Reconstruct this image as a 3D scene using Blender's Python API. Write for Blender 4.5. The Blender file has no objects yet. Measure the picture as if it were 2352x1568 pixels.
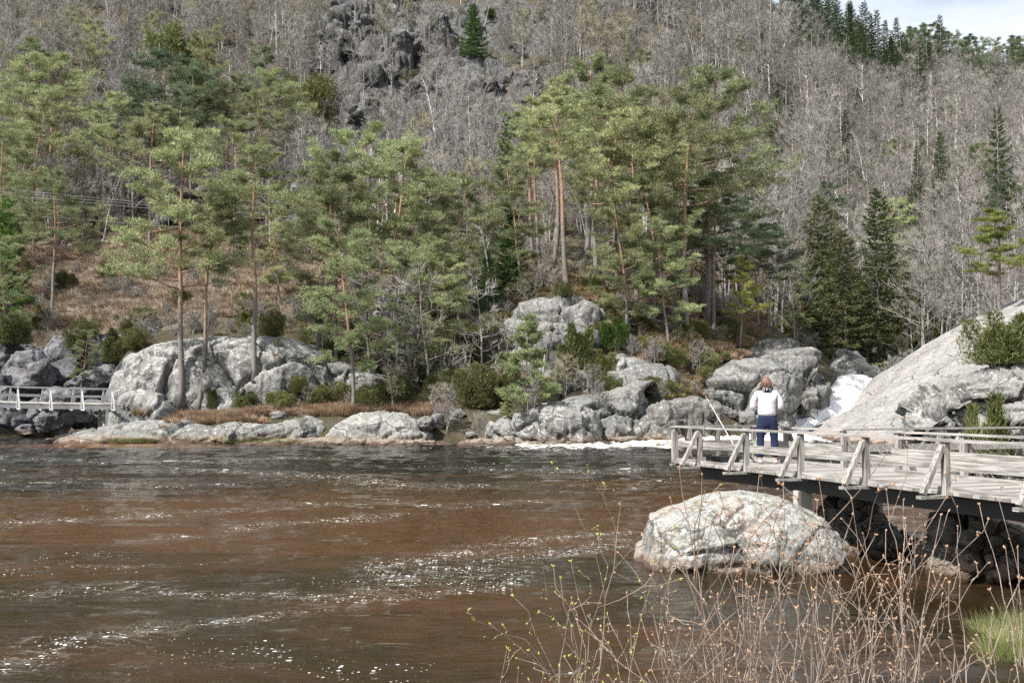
import bpy, math, random
import numpy as np
from mathutils import Vector, Matrix, noise
from mathutils.bvhtree import BVHTree

# ------------------------------------------------------------------ camera, light, exposure
S = bpy.context.scene
F = 2400.0            # focal length in units of a 2352 px wide picture
HW = 2.6              # camera height above the water
PITCH = math.atan(134.0 / F)
cam_d = bpy.data.cameras.new("camera"); cam = bpy.data.objects.new("camera", cam_d)
S.collection.objects.link(cam); S.camera = cam
cam.location = (0, 0, HW); cam.rotation_euler = (math.pi / 2 + PITCH, 0, 0)
cam_d.sensor_width = 36.0; cam_d.lens = 36.0 * F / 2352.0
cam_d.clip_start = 0.1; cam_d.clip_end = 3000

SUN_AZ, SUN_EL = math.radians(43), math.radians(50)     # from the left, a little behind the camera
sv = Vector((-math.cos(SUN_AZ) * math.cos(SUN_EL), -math.sin(SUN_AZ) * math.cos(SUN_EL), math.sin(SUN_EL)))
sun_d = bpy.data.lights.new("sun", 'SUN'); sun_d.energy = 5.0; sun_d.angle = math.radians(0.53); sun_d.color = (1.0, 0.972, 0.93)
sun = bpy.data.objects.new("sun", sun_d); S.collection.objects.link(sun)
sun.rotation_euler = (-sv).to_track_quat('-Z', 'Y').to_euler()
sun.location = (0, 0, 100)

W = bpy.data.worlds.new("World"); S.world = W; W.use_nodes = True
nt = W.node_tree; nt.nodes.clear()
out = nt.nodes.new('ShaderNodeOutputWorld'); bg = nt.nodes.new('ShaderNodeBackground')
sky = nt.nodes.new('ShaderNodeTexSky'); sky.sky_type = 'NISHITA'; sky.sun_disc = False
sky.sun_elevation = SUN_EL; sky.sun_rotation = math.atan2(sv.x, sv.y); sky.air_density = 1.0; sky.dust_density = 2.0
tc = nt.nodes.new('ShaderNodeTexCoord'); mp = nt.nodes.new('ShaderNodeMapping'); mp.inputs['Scale'].default_value = (1.2, 1.2, 4.5)
cn = nt.nodes.new('ShaderNodeTexNoise'); cn.inputs['Scale'].default_value = 2.1; cn.inputs['Detail'].default_value = 6; cn.inputs['Roughness'].default_value = 0.55
cr = nt.nodes.new('ShaderNodeValToRGB'); cr.color_ramp.elements[0].position = 0.36; cr.color_ramp.elements[1].position = 0.62
cr.color_ramp.elements[0].color = (.15, .15, .15, 1); cr.color_ramp.elements[1].color = (.9, .9, .9, 1)
mx = nt.nodes.new('ShaderNodeMix'); mx.data_type = 'RGBA'; mx.inputs['B'].default_value = (8.0, 8.4, 8.9, 1)
nt.links.new(tc.outputs['Generated'], mp.inputs['Vector']); nt.links.new(mp.outputs[0], cn.inputs['Vector'])
nt.links.new(cn.outputs['Fac'], cr.inputs['Fac']); nt.links.new(cr.outputs['Color'], mx.inputs['Factor'])
nt.links.new(sky.outputs[0], mx.inputs['A']); nt.links.new(mx.outputs['Result'], bg.inputs['Color'])
bg.inputs['Strength'].default_value = 0.08
nt.links.new(bg.outputs[0], out.inputs['Surface'])

S.view_settings.view_transform = 'Standard'; S.view_settings.look = 'None'
S.view_settings.exposure = 0.88; S.view_settings.gamma = 1.0
S.render.engine = 'CYCLES'
S.cycles.max_bounces = 6; S.cycles.diffuse_bounces = 2; S.cycles.glossy_bounces = 3; S.cycles.transmission_bounces = 3
S.cycles.transparent_max_bounces = 6; S.cycles.caustics_reflective = False; S.cycles.caustics_refractive = False
S.cycles.use_denoising = False; S.cycles.denoiser = 'OPENIMAGEDENOISE'; S.cycles.denoising_input_passes = 'RGB_ALBEDO_NORMAL'
S.render.use_persistent_data = False

# ------------------------------------------------------------------ geometry helpers
CP, SP = math.cos(PITCH), math.sin(PITCH)
def ray(px, py):
    a = (px - 1176.0) / F; b = (784.0 - py) / F
    return Vector((a, CP - b * SP, SP + b * CP))
def P(px, py, d):
    r = ray(px, py); return Vector((r.x / r.y * d, d, HW + r.z / r.y * d))
def zz(py, d): return P(1176, py, d).z
def pxof(x, y): return 1176 + F * x / y / 1.0     # good enough near the horizon

def new_mesh(name, verts, tris=None, quads=None):
    """verts (N,3); tris (M,3); quads (K,4)"""
    me = bpy.data.meshes.new(name)
    verts = np.asarray(verts, dtype=np.float32).reshape(-1, 3)
    parts, starts, n = [], [], 0
    if tris is not None and len(tris):
        tris = np.asarray(tris, dtype=np.int32); parts.append(tris.ravel()); starts.append(np.arange(len(tris)) * 3); n = len(tris) * 3
    if quads is not None and len(quads):
        quads = np.asarray(quads, dtype=np.int32); parts.append(quads.ravel()); starts.append(n + np.arange(len(quads)) * 4)
    loops = np.concatenate(parts).astype(np.int32); st = np.concatenate(starts).astype(np.int32)
    me.vertices.add(len(verts)); me.vertices.foreach_set("co", verts.ravel())
    me.loops.add(len(loops)); me.loops.foreach_set("vertex_index", loops)
    me.polygons.add(len(st)); me.polygons.foreach_set("loop_start", st)
    me.update(calc_edges=True)
    return me

class Geo:
    """collects tubes, boxes and blades into one mesh"""
    def __init__(s): s.v = []; s.t = []; s.q = []; s.n = 0
    def add(s, v, t=None, q=None):
        v = np.asarray(v, dtype=np.float32).reshape(-1, 3)
        if t is not None and len(t): s.t.append(np.asarray(t, dtype=np.int32).reshape(-1, 3) + s.n)
        if q is not None and len(q): s.q.append(np.asarray(q, dtype=np.int32).reshape(-1, 4) + s.n)
        s.v.append(v); s.n += len(v)
    def tube(s, pts, rad, k=5, cap=True):
        pts = [Vector(p) for p in pts]; n = len(pts)
        if not hasattr(rad, '__len__'): rad = [rad] * n
        V = []
        up = Vector((0, 0, 1))
        d0 = (pts[-1] - pts[0]).normalized()
        if abs(d0.z) > 0.9: up = Vector((1, 0, 0))
        for i, p in enumerate(pts):
            d = (pts[min(i + 1, n - 1)] - pts[max(i - 1, 0)]).normalized()
            x = d.cross(up).normalized(); y = d.cross(x)
            for j in range(k):
                a = 2 * math.pi * j / k
                V.append(p + (x * math.cos(a) + y * math.sin(a)) * rad[i])
        Q = [(i * k + j, i * k + (j + 1) % k, (i + 1) * k + (j + 1) % k, (i + 1) * k + j) for i in range(n - 1) for j in range(k)]
        T = []
        if cap:
            V.append(pts[-1]); c = len(V) - 1
            T += [(c, (n - 1) * k + j, (n - 1) * k + (j + 1) % k) for j in range(k)]
            V.append(pts[0]); c = len(V) - 1
            T += [(c, (j + 1) % k, j) for j in range(k)]
        s.add([tuple(v) for v in V], T, Q)
    def beam(s, a, b, w, h, up=(0, 0, 1), bev=0.0):
        """box bar from a to b; w across, h along up"""
        a = Vector(a); b = Vector(b); d = (b - a).normalized(); up = Vector(up)
        x = d.cross(up).normalized(); y = x.cross(d).normalized()
        pr = [(-w/2, -h/2), (w/2, -h/2), (w/2, h/2), (-w/2, h/2)]
        V = [p + x * u + y * v for p in (a, b) for u, v in pr]
        Q = [(0, 1, 5, 4), (1, 2, 6, 5), (2, 3, 7, 6), (3, 0, 4, 7), (3, 2, 1, 0), (4, 5, 6, 7)]
        s.add([tuple(v) for v in V], None, Q)
    def box(s, c, sx, sy, sz):
        s.beam((c[0] - sx / 2, c[1], c[2]), (c[0] + sx / 2, c[1], c[2]), sy, sz)
    def blades(s, base, d, side, w):
        """N thin triangles: base centre, direction vec (with length), side unit vec, width"""
        base = np.asarray(base); n = len(base)
        if n == 0: return
        w = np.broadcast_to(np.asarray(w, dtype=np.float32), (n,))[:, None]
        v = np.stack([base - side * w / 2, base + side * w / 2, base + d], axis=1).reshape(-1, 3)
        s.add(v, np.arange(n * 3).reshape(-1, 3))
    def mesh(s, name):
        return new_mesh(name, np.concatenate(s.v), np.concatenate(s.t) if s.t else None, np.concatenate(s.q) if s.q else None)

def link(o, parent=None):
    S.collection.objects.link(o)
    if parent is not None: o.parent = parent
    return o
def tag(o, label=None, cat=None, group=None, kind=None):
    if label: o['label'] = label
    if cat: o['category'] = cat
    if group: o['group'] = group
    if kind: o['kind'] = kind
    return o
def mobj(name, me, mat, parent=None, smooth=False):
    if isinstance(me, Geo): me = me.mesh(name)
    if mat is not None and not me.materials: me.materials.append(mat)
    if not smooth and not name.startswith(('trunk','crown')): me.shade_flat()
    return link(bpy.data.objects.new(name, me), parent)
def empty(name, loc, label, cat, group=None, rz=0.0, sc=1.0):
    o = bpy.data.objects.new(name, None); o.location = loc; o.rotation_euler = (0, 0, rz)
    o.scale = (sc, sc, sc) if not hasattr(sc, '__len__') else sc
    o.empty_display_size = 0.3
    link(o); return tag(o, label, cat, group)
def runit(rng, n):
    v = rng.normal(size=(n, 3)); return v / np.linalg.norm(v, axis=1, keepdims=True)

# ------------------------------------------------------------------ materials
class NM:
    def __init__(s, name, rough=0.8, spec=0.3):
        s.m = bpy.data.materials.new(name); s.m.use_nodes = True; s.t = s.m.node_tree
        s.b = s.t.nodes['Principled BSDF']; s.b.inputs['Roughness'].default_value = rough
        s.b.inputs['Specular IOR Level'].default_value = spec; s._pos = None
    def N(s, typ, **k):
        n = s.t.nodes.new('ShaderNode' + typ)
        for a, b in k.items(): setattr(n, a, b)
        return n
    def L(s, a, b): s.t.links.new(a, b)
    def pos(s):
        if s._pos is None: s._pos = s.N('NewGeometry')
        return s._pos.outputs['Position']
    def normal(s): s.pos(); return s._pos.outputs['Normal']
    def obj(s): return s.N('TexCoord').outputs['Object']
    def mapv(s, v, scale=(1, 1, 1), rot=(0, 0, 0), loc=(0, 0, 0)):
        n = s.N('Mapping'); n.inputs['Scale'].default_value = scale; n.inputs['Rotation'].default_value = rot; n.inputs['Location'].default_value = loc
        s.L(v, n.inputs['Vector']); return n.outputs[0]
    def noise(s, v, scale, detail=4, rough=0.55, dist=0.0):
        n = s.N('TexNoise'); n.inputs['Scale'].default_value = scale; n.inputs['Detail'].default_value = detail
        n.inputs['Roughness'].default_value = rough; n.inputs['Distortion'].default_value = dist
        if v is not None: s.L(v, n.inputs['Vector'])
        return n.outputs['Fac']
    def voro(s, v, scale, feature='F1', out='Distance', rnd=1.0):
        n = s.N('TexVoronoi'); n.feature = feature; n.inputs['Scale'].default_value = scale; n.inputs['Randomness'].default_value = rnd
        if v is not None: s.L(v, n.inputs['Vector'])
        return n.outputs[out]
    def ramp(s, f, a, b, lo=0.0, hi=1.0):
        n = s.N('MapRange'); n.inputs['From Min'].default_value = a; n.inputs['From Max'].default_value = b
        n.inputs['To Min'].default_value = lo; n.inputs['To Max'].default_value = hi; n.interpolation_type = 'SMOOTHSTEP'
        s.L(f, n.inputs['Value']); return n.outputs['Result']
    def mix(s, f, a, b):
        n = s.N('Mix'); n.data_type = 'RGBA'
        for k, x in (('Factor', f), ('A', a), ('B', b)):
            if isinstance(x, (int, float)): n.inputs[k].default_value = x
            elif isinstance(x, tuple): n.inputs[k].default_value = (x + (1,))[:4]
            else: s.L(x, n.inputs[k])
        return n.outputs['Result']
    def math(s, op, a, b=0.0):
        n = s.N('Math'); n.operation = op
        for i, x in enumerate((a, b)):
            if isinstance(x, (int, float)): n.inputs[i].default_value = x
            else: s.L(x, n.inputs[i])
        return n.outputs[0]
    def sep(s, v):
        n = s.N('SeparateXYZ'); s.L(v, n.inputs[0]); return n.outputs
    def attr(s, name):
        n = s.N('Attribute'); n.attribute_name = name; return n.outputs['Fac']
    def base(s, c):
        if isinstance(c, tuple): s.b.inputs['Base Color'].default_value = (c + (1,))[:4]
        else: s.L(c, s.b.inputs['Base Color'])
        return s
    def bump(s, h, strength=0.5, dist=0.1):
        n = s.N('Bump'); n.inputs['Strength'].default_value = strength; n.inputs['Distance'].default_value = dist
        s.L(h, n.inputs['Height']); s.L(n.outputs[0], s.b.inputs['Normal']); return s

def rock_mat(name, c1, c2, lichen=(0.62, 0.62, 0.58), lich=0.5, moss=0.25, stain=True, fine=1.0, pink=0.0, cracks=0.55, dark=0.85, sh=1.0, patch=0.0):
    m = NM(name, 0.85, 0.25); p = m.pos()
    big = m.noise(p, 0.35 * fine, 5, 0.6)
    mid = m.noise(p, 2.2 * fine, 8, 0.65)
    fin = m.noise(p, 14 * fine, 8, 0.7)
    c = m.mix(m.ramp(big, .35, .65), c1, c2)
    c = m.mix(m.ramp(mid, .45, .7, 0, .55), c, tuple(x * .55 for x in c1))
    if patch:
        pt = m.noise(m.mapv(p, (1, 1, 1.8), rot=(0, .5, 0)), 1.35 * fine, 7, .72, .8); c = m.mix(m.ramp(pt, .53, .60, 0, patch), c, (.055, .062, .035))
    if pink: c = m.mix(m.ramp(m.noise(p, .5 * fine, 4, .5, 1.0), .5, .62, 0, pink), c, (.42, .27, .22))
    # dark vertical streaks on the steep faces
    st = m.noise(m.mapv(p, (1.6, 1.6, .22)), 1.2 * fine, 6, .6)
    nz = m.sep(m.normal())[2]
    steep = m.ramp(nz, .2, .75, 1, 0)
    c = m.mix(m.math('MULTIPLY', m.ramp(st, .44, .60, 0, dark), steep), c, (.07, .066, .06))
    # pale lichen
    l = m.math('MULTIPLY', m.ramp(m.noise(p, 3.4 * fine, 7, .72, .6), .53, .60), m.ramp(m.noise(p, .5 * fine, 3), .42, .58, .25, 1))
    c = m.mix(m.math('MULTIPLY', l, lich), c, lichen)
    c = m.mix(m.ramp(fin, .52, .62, 0, .65), c, (.06, .057, .052))
    c = m.mix(m.ramp(m.noise(p, 6 * fine, 6, .75, .5), .50, .60, 0, .5), c, tuple(x * .45 for x in c1))
    c = m.mix(m.ramp(m.noise(p, 30 * fine, 3, .6), .60, .72, 0, .4), c, (.72, .72, .69))
    # cracks
    wv = m.N('VectorMath'); wv.operation = 'ADD'
    nn = m.N('TexNoise'); nn.inputs['Scale'].default_value = .8 * fine; nn.inputs['Detail'].default_value = 4; m.L(p, nn.inputs['Vector'])
    m.L(m.mapv(p, (1, 1, 1.6)), wv.inputs[0]); m.L(nn.outputs['Color'], wv.inputs[1])
    ck = m.ramp(m.voro(wv.outputs[0], .38 * fine, 'DISTANCE_TO_EDGE'), 0.0, .016, 1, 0)
    ck = m.math('MULTIPLY', ck, m.ramp(m.noise(p, .4 * fine, 2), .42, .55))
    c = m.mix(m.math('MULTIPLY', ck, cracks), c, (.04, .037, .033))
    if moss:
        mo = m.math('MULTIPLY', m.ramp(nz, .55, .9), m.ramp(m.noise(p, 1.1 * fine, 6, .65), .54, .62))
        c = m.mix(m.math('MULTIPLY', mo, moss), c, (.11, .12, .035))
    z = m.sep(p)[2]
    if stain:
        zz_ = m.math('ADD', z, m.math('MULTIPLY', m.noise(p, 1.5 / sh, 4), -.7 * sh))
        c = m.mix(m.ramp(zz_, -.02, .2 * sh, .42, 0), c, (.27, .18, .11))
        c = m.mix(m.ramp(zz_, -.24 * sh, -.12 * sh, .85, 0), c, (.07, .045, .03))
    m.base(c)
    h = m.math('ADD', m.math('MULTIPLY', mid, .7), m.math('MULTIPLY', fin, .22))
    h = m.math('SUBTRACT', h, m.math('MULTIPLY', ck, .5))
    m.bump(h, .9, .22 / fine)
    return m.m

def leaf_mat(name, c1, c2, scale=0.9, trans=0.25, rough=.6):
    m = NM(name, rough, .25)
    rnd = m.N('ObjectInfo').outputs['Random']
    f = m.ramp(m.noise(m.pos(), scale, 4, .6), .35, .65)
    c = m.mix(f, c1, c2)
    hs = m.N('HueSaturation'); m.L(c, hs.inputs['Color'])
    m.L(m.ramp(rnd, 0, 1, .72, 1.28), hs.inputs['Value']); m.L(m.ramp(m.math('FRACT', m.math('MULTIPLY', rnd, 7.3)), 0, 1, .485, .515), hs.inputs['Hue'])
    m.L(hs.outputs[0], m.b.inputs['Base Color'])
    if trans:
        tr = m.N('BsdfTranslucent'); m.L(hs.outputs[0], tr.inputs['Color'])
        ms = m.N('MixShader'); ms.inputs[0].default_value = trans
        m.L(m.b.outputs[0], ms.inputs[1]); m.L(tr.outputs[0], ms.inputs[2])
        m.L(ms.outputs[0], m.t.nodes['Material Output'].inputs['Surface'])
    return m.m

def bark_mat(name, low, high=None, h0=.3, h1=.5, scale=6):
    m = NM(name, .9, .15); o = m.obj()
    n = m.noise(m.mapv(o, (1, 1, .35)), scale, 6, .65)
    g = m.N('TexCoord').outputs['Generated']
    if high: c = m.mix(m.ramp(m.math('ADD', m.sep(g)[2], m.math('MULTIPLY', n, .12)), h0, h1), low, high)
    else: c = low
    c = m.mix(m.ramp(n, .45, .68, 0, .6), c, tuple(x * .38 for x in low))
    m.base(c); m.bump(n, .6, .05)
    return m.m

M = {}
M['rock'] = rock_mat('granite', (.155, .155, .147), (.245, .24, .225))
M['rock_pale'] = rock_mat('pale_granite', (.215, .212, .20), (.31, .303, .283), lich=.6, moss=.3, stain=True)
M['rock_dark'] = rock_mat('dark_granite', (.12, .115, .105), (.20, .19, .175), lich=.35, dark=.8, moss=.15)
M['rock_slab'] = rock_mat('slab_granite', (.26, .257, .245), (.34, .333, .318), lich=.45, pink=.22, moss=.12, cracks=.6, dark=.6, fine=.8)
M['rock_near'] = rock_mat('boulder_granite', (.30, .295, .275), (.37, .36, .33), lich=.7, pink=.35, moss=.6, fine=2.6, cracks=.15, sh=.45, patch=.8)
M['rock_under_shade'] = rock_mat('granite_painted_shade', (.15, .145, .13), (.22, .21, .19), lich=.3, pink=.3, moss=.2, fine=2.2, cracks=.1, sh=.45)  # darker copy of the boulder granite, shade under the deck painted in
M['rock_cliff'] = rock_mat('cliff_rock', (.065, .065, .07), (.13, .128, .125), lich=.28, moss=.5, stain=False, fine=.45, dark=.8)  # shade of the overhanging cliff faces painted in as dark colour
M['rock_blue_shade'] = rock_mat('rock_painted_blue_shade', (.11, .11, .122), (.18, .178, .19), lich=.25, moss=.25, stain=True, fine=.8)  # dark bluish tint paints the shade on the cove wall blocks

M['pine_leaf'] = leaf_mat('pine_needles', (.185, .215, .10), (.32, .345, .17))
M['pine_leaf_dark'] = leaf_mat('dark_pine_needles', (.08, .115, .065), (.15, .19, .10))
M['pine_leaf_yellow'] = leaf_mat('yellow_pine_needles', (.17, .20, .05), (.29, .31, .09))
M['spruce_leaf'] = leaf_mat('spruce_needles', (.035, .058, .026), (.085, .115, .045))
M['spruce_olive'] = leaf_mat('olive_spruce_needles', (.075, .09, .034), (.145, .155, .065))
M['spruce_bright'] = leaf_mat('bright_spruce_needles', (.05, .105, .018), (.10, .18, .035))
M['juniper_leaf'] = leaf_mat('juniper_needles', (.09, .10, .032), (.17, .172, .065), 1.5)
M['pine_bark'] = bark_mat('pine_bark', (.19, .17, .155), (.31, .19, .125), .3, .6)
M['grey_bark'] = bark_mat('grey_bark', (.27, .25, .23))
M['dark_bark'] = bark_mat('dark_bark', (.10, .09, .08))
M['birch_bark'] = bark_mat('birch_bark', (.62, .60, .57), None, scale=4)
def twig_mat(name, a, b):
    m = NM(name, .8, .2); r = m.N('ObjectInfo').outputs['Random']
    m.base(m.mix(r, a, b)); return m.m
M['twig'] = twig_mat('grey_twigs', (.145, .136, .118), (.35, .328, .295))
M['twig_brown'] = twig_mat('brown_twigs', (.15, .13, .105), (.29, .26, .225))
M['twig_olive'] = twig_mat('olive_twigs', (.20, .19, .11), (.32, .29, .19))
# ------------------------------------------------------------------ terrain sheet
COLS = [-900, 0, 200, 300, 500, 700, 900, 1100, 1300, 1500, 1700, 1850, 2000, 2150, 2352, 3300]
def zr(d, ys):   # ground heights from the picture row of the ground at distance d (numbers > 5000 are heights + 10000)
    return [v - 10000 if v > 5000 else zz(v, d) for v in ys]
H = lambda z: 10000 + z
ROWS = [
 (52,  [H(-2)] * 16),
 (60,  [H(-1.6)] * 16),
 (63.5,[H(-1.6), H(-1.6), H(-1.2), H(.35), H(.7), H(.8), H(.8), H(.4), H(.3), H(-.8), H(-1.5), H(-1.5), H(-1.5), H(-1), H(0), H(2)]),
 (67,  [H(-1.6), H(-1.6), H(-1.3), H(1.0), H(1.7), H(1.8), H(1.9), H(1.8), H(1.6), H(.5), H(-1.2), H(-1.5), H(-1.2), H(1), H(2), H(4)]),
 (72,  [H(-1.6), H(-1.6), H(-1.2), 960, 940, 915, 905, 900, 865, 860, H(0), H(-1.2), H(-.6), H(3), H(4), H(7)]),
 (78,  [H(-1.2), H(-1.2), H(-1.2), 860, 815, 820, 845, 790, 715, 745, 835, H(-1.2), H(-.5), H(5), H(6), H(9)]),
 (84,  [H(1.5), H(1.5), H(1.5), 800, 780, 770, 780, 735, 672, 685, 775, H(.3), H(.6), H(4), H(7), H(10)]),
 (90,  [800, 790, 790, 765, 735, 725, 720, 690, 645, 660, 750, H(4.6), H(2.6), H(4.2), H(5), H(9)]),
 (96,  [760, 745, 735, 715, 690, 690, 680, 655, 620, 640, 735, 790, H(3.7), H(4.6), H(4.6), H(8)]),
 (112, [650, 640, 630, 620, 600, 600, 610, 600, 600, 610, 710, 775, 838, 820, 790, 700]),
 (130, [540, 540, 530, 520, 500, 500, 490, 480, 480, 505, 610, 700, 770, 760, 740, 640]),
 (160, [320, 330, 330, 330, 325, 320, 300, 250, 300, 345, 450, 545, 610, 620, 615, 520]),
 (200, [50, 60, 60, 60, 60, 60, 40, 30, 70, 140, 245, 345, 420, 440, 450, 380]),
 (250, [-250, -250, -250, -250, -250, -250, -240, -230, -200, -100, 60, 150, 250, 290, 310, 280]),
 (300, [-420, -420, -420, -420, -420, -420, -400, -400, -300, -200, -40, 70, 155, 205, 235, 230]),
 (345, [-520] * 7 + [-450, -350, -240, -60, 75, 165, 215, 245, 240]),
 (430, [-520] * 7 + [-450, -350, -240, 0, 180, 260, 300, 330, 330]),
]
_rd = np.array([r[0] for r in ROWS], float); _rc = np.array(COLS, float)
_rz = np.array([zr(r[0], r[1]) for r in ROWS])
def _smooth(i, u):
    return u * u * (3 - 2 * u) * .5 + u * .5
def ground(x, y):
    """terrain height under (x, y) before roughness"""
    px = min(max(1176 + F * CP * x / y, _rc[0]), _rc[-1]); d = min(max(y, _rd[0]), _rd[-1])
    j = min(int(np.searchsorted(_rc, px, 'right')) - 1, len(_rc) - 2); i = min(int(np.searchsorted(_rd, d, 'right')) - 1, len(_rd) - 2)
    u = _smooth(0, (px - _rc[j]) / (_rc[j + 1] - _rc[j])); v = (d - _rd[i]) / (_rd[i + 1] - _rd[i])
    a = _rz[i, j] * (1 - u) + _rz[i, j + 1] * u; b = _rz[i + 1, j] * (1 - u) + _rz[i + 1, j + 1] * u
    return a * (1 - v) + b * v
def ledge(p, f, seed=0):
    """blocky fracture displacement in -1..1: each cell of a Voronoi partition gets its own offset, with a crack between"""
    q = Vector((p[0] * f + seed, p[1] * f, p[2] * f * 1.5))
    q += Vector((noise.noise(q * .7), noise.noise(q * .7 + Vector((9, 0, 0))), noise.noise(q * .7 + Vector((0, 9, 0))))) * .28
    d, pts = noise.voronoi(q)
    c = pts[0]; off = noise.cell(c * 37.0); rd = noise.cell_vector(c * 53.0) * 2 - Vector((1, 1, 1))
    return (off * 2 - 1) * .6 + (q - c).dot(rd) * 1.1, d[1] - d[0]
def relief(x, y, z):
    k = min(1.0, max(0.0, (z - .2) / 2.5)); far = min(1.0, max(0.0, (y - 80) / 80))
    n = noise.fractal(Vector((x * .06, y * .06, z * .05)), 1.0, 2.1, 5) * (1.0 + 3.0 * far)
    m = noise.fractal(Vector((x * .45, y * .45, z * .2)), .9, 2.1, 4) * .35
    return (n + m) * k
cols = np.concatenate([np.arange(-900, -100, 30), np.arange(-100, 2480, 6.5), np.arange(2480, 3300, 30)])
ds = [52.0]
while ds[-1] < 430: ds.append(ds[-1] * 1.0062 if ds[-1] < 330 else ds[-1] * 1.02)
NV, NC = len(ds), len(cols)
V = np.zeros((NV, NC, 3), np.float32); rocky = np.zeros((NV, NC), np.float32); brk = np.zeros((NV, NC), np.float32)
for i, d in enumerate(ds):
    for j, px in enumerate(cols):
        x = (px - 1176) / F / CP * d
        z = ground(x, d)
        r = relief(x, d, z)
        z2 = z + r
        # bare rock ribs and cliffs on the hill
        if d > 92 and px > -200:
            cl = noise.noise(Vector((x * .035 + 5, d * .03, z * .03))) + .35 * noise.noise(Vector((x * .13, d * .1, z * .1)))
            bump_c = math.exp(-((px - 1010) / 330.0) ** 2 - ((d - 178) / 32.0) ** 2) * 1.1 + math.exp(-((px - 560) / 260.0) ** 2 - ((d - 140) / 14.0) ** 2) * .6 \
                + math.exp(-((px - 1900) / 200.0) ** 2 - ((d - 185) / 14.0) ** 2) * .5
            w = min(1.0, max(0.0, (cl + bump_c - .28) * 4))
            if w > 0:
                o, e = ledge((x, d, z), .16, 3); o2, e2 = ledge((x, d, z), .5, 8)
                z2 += w * (o * 1.2 + o2 * .5 - (.6 if e < .06 else 0))
            rocky[i, j] = w
        brk[i, j] = max(0.0, min(1.0, 1.4 - abs((px - 260) / 420.0) ** 2 - abs((d - 106) / 17.0) ** 2)) * (1 if px < 1000 else 0)
        V[i, j] = (x, d, z2)
idx = np.arange(NV * NC).reshape(NV, NC)
Q = np.stack([idx[:-1, :-1], idx[:-1, 1:], idx[1:, 1:], idx[1:, :-1]], -1).reshape(-1, 4)
me = new_mesh('hillside', V.reshape(-1, 3), None, Q)
for nm, a in (('rocky', rocky), ('bracken', brk)):
    at = me.attributes.new(nm, 'FLOAT', 'POINT'); at.data.foreach_set('value', a.ravel())
m = NM('hill_ground', .95, .1); p = m.pos()
n1 = m.noise(p, .25, 6, .65); n2 = m.noise(p, 1.4, 8, .7); n3 = m.noise(p, 7, 5, .7)
c = m.mix(m.ramp(n1, .38, .62), (.07, .058, .042), (.13, .108, .08))
c = m.mix(m.ramp(n2, .42, .66), c, (.095, .095, .042))
c = m.mix(m.ramp(n3, .48, .7, 0, .7), c, (.09, .07, .05))
nz = m.sep(m.normal())[2]
rk = m.math('MAXIMUM', m.math('MULTIPLY', m.attr('rocky'), m.ramp(n2, .35, .5, .5, 1)), m.ramp(m.math('ADD', nz, m.math('MULTIPLY', n2, .25)), .58, .74, 1, 0))
rc = m.mix(m.ramp(n2, .4, .62), (.075, .075, .08), (.20, .197, .19))
rc = m.mix(m.ramp(n3, .5, .68, 0, .7), rc, (.05, .05, .05))
c = m.mix(m.math('MULTIPLY', rk, .9), c, rc)
bc = m.mix(m.ramp(n3, .4, .65), (.40, .30, .22), (.54, .44, .33)); bc = m.mix(m.ramp(n2, .52, .66), bc, (.20, .17, .07))
c = m.mix(m.math('MULTIPLY', m.attr('bracken'), m.ramp(n1, .25, .45, .4, 1)), c, bc)
m.base(c); m.bump(m.math('ADD', n2, m.math('MULTIPLY', n3, .4)), 1.0, .5)
hill = mobj('hillside', me, m.m); tag(hill, kind='structure')

# near bank (camera stands on it) and river bed: one sheet to the near side
def bank(x, y):
    a = max(0.0, min(1.0, (7.2 - y) / 3.2)); z = -1.7 + 2.7 * (a * a * (3 - 2 * a))
    e = x - (5.15 + max(0, (y - 9)) * .50)
    b = max(0.0, min(1.0, (e + .8) / 4.0)); zb = -1.7 + 1.35 * min(1, max(0, (e + 2.5) / 2.5)) + 2.0 * b + max(0, e - 3.2) * .35
    if y > 26: zb -= (y - 26) * .25
    z = max(z, zb if y > 2 else z)
    if y < 0: z = 1.0
    return z + noise.fractal(Vector((x * .5, y * .5, 3)), 1, 2, 4) * .16
nx, ny = 200, 170
gx = np.linspace(-40, 42, nx); gy = np.concatenate([np.linspace(-30, -1, 20), np.linspace(-.9, 53, ny - 20)])
V = [(x, y, max(-2.2, bank(x, y)) if y < 50 else -2.3) for y in gy for x in gx]
idx = np.arange(nx * ny).reshape(ny, nx)
Q = np.stack([idx[:-1, :-1], idx[:-1, 1:], idx[1:, 1:], idx[1:, :-1]], -1).reshape(-1, 4)
m = NM('bank_soil', .95, .1); p = m.pos(); n1 = m.noise(p, 1.5, 6, .65); n2 = m.noise(p, 12, 6, .7)
c = m.mix(m.ramp(n1, .4, .6), (.16, .13, .10), (.26, .23, .19)); c = m.mix(m.ramp(n2, .45, .65), c, (.08, .09, .035))
m.base(c); m.bump(n2, .8, .05)
bk = mobj('river_bank', new_mesh('river_bank', V, None, Q), m.m, smooth=True); tag(bk, kind='structure')

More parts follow.
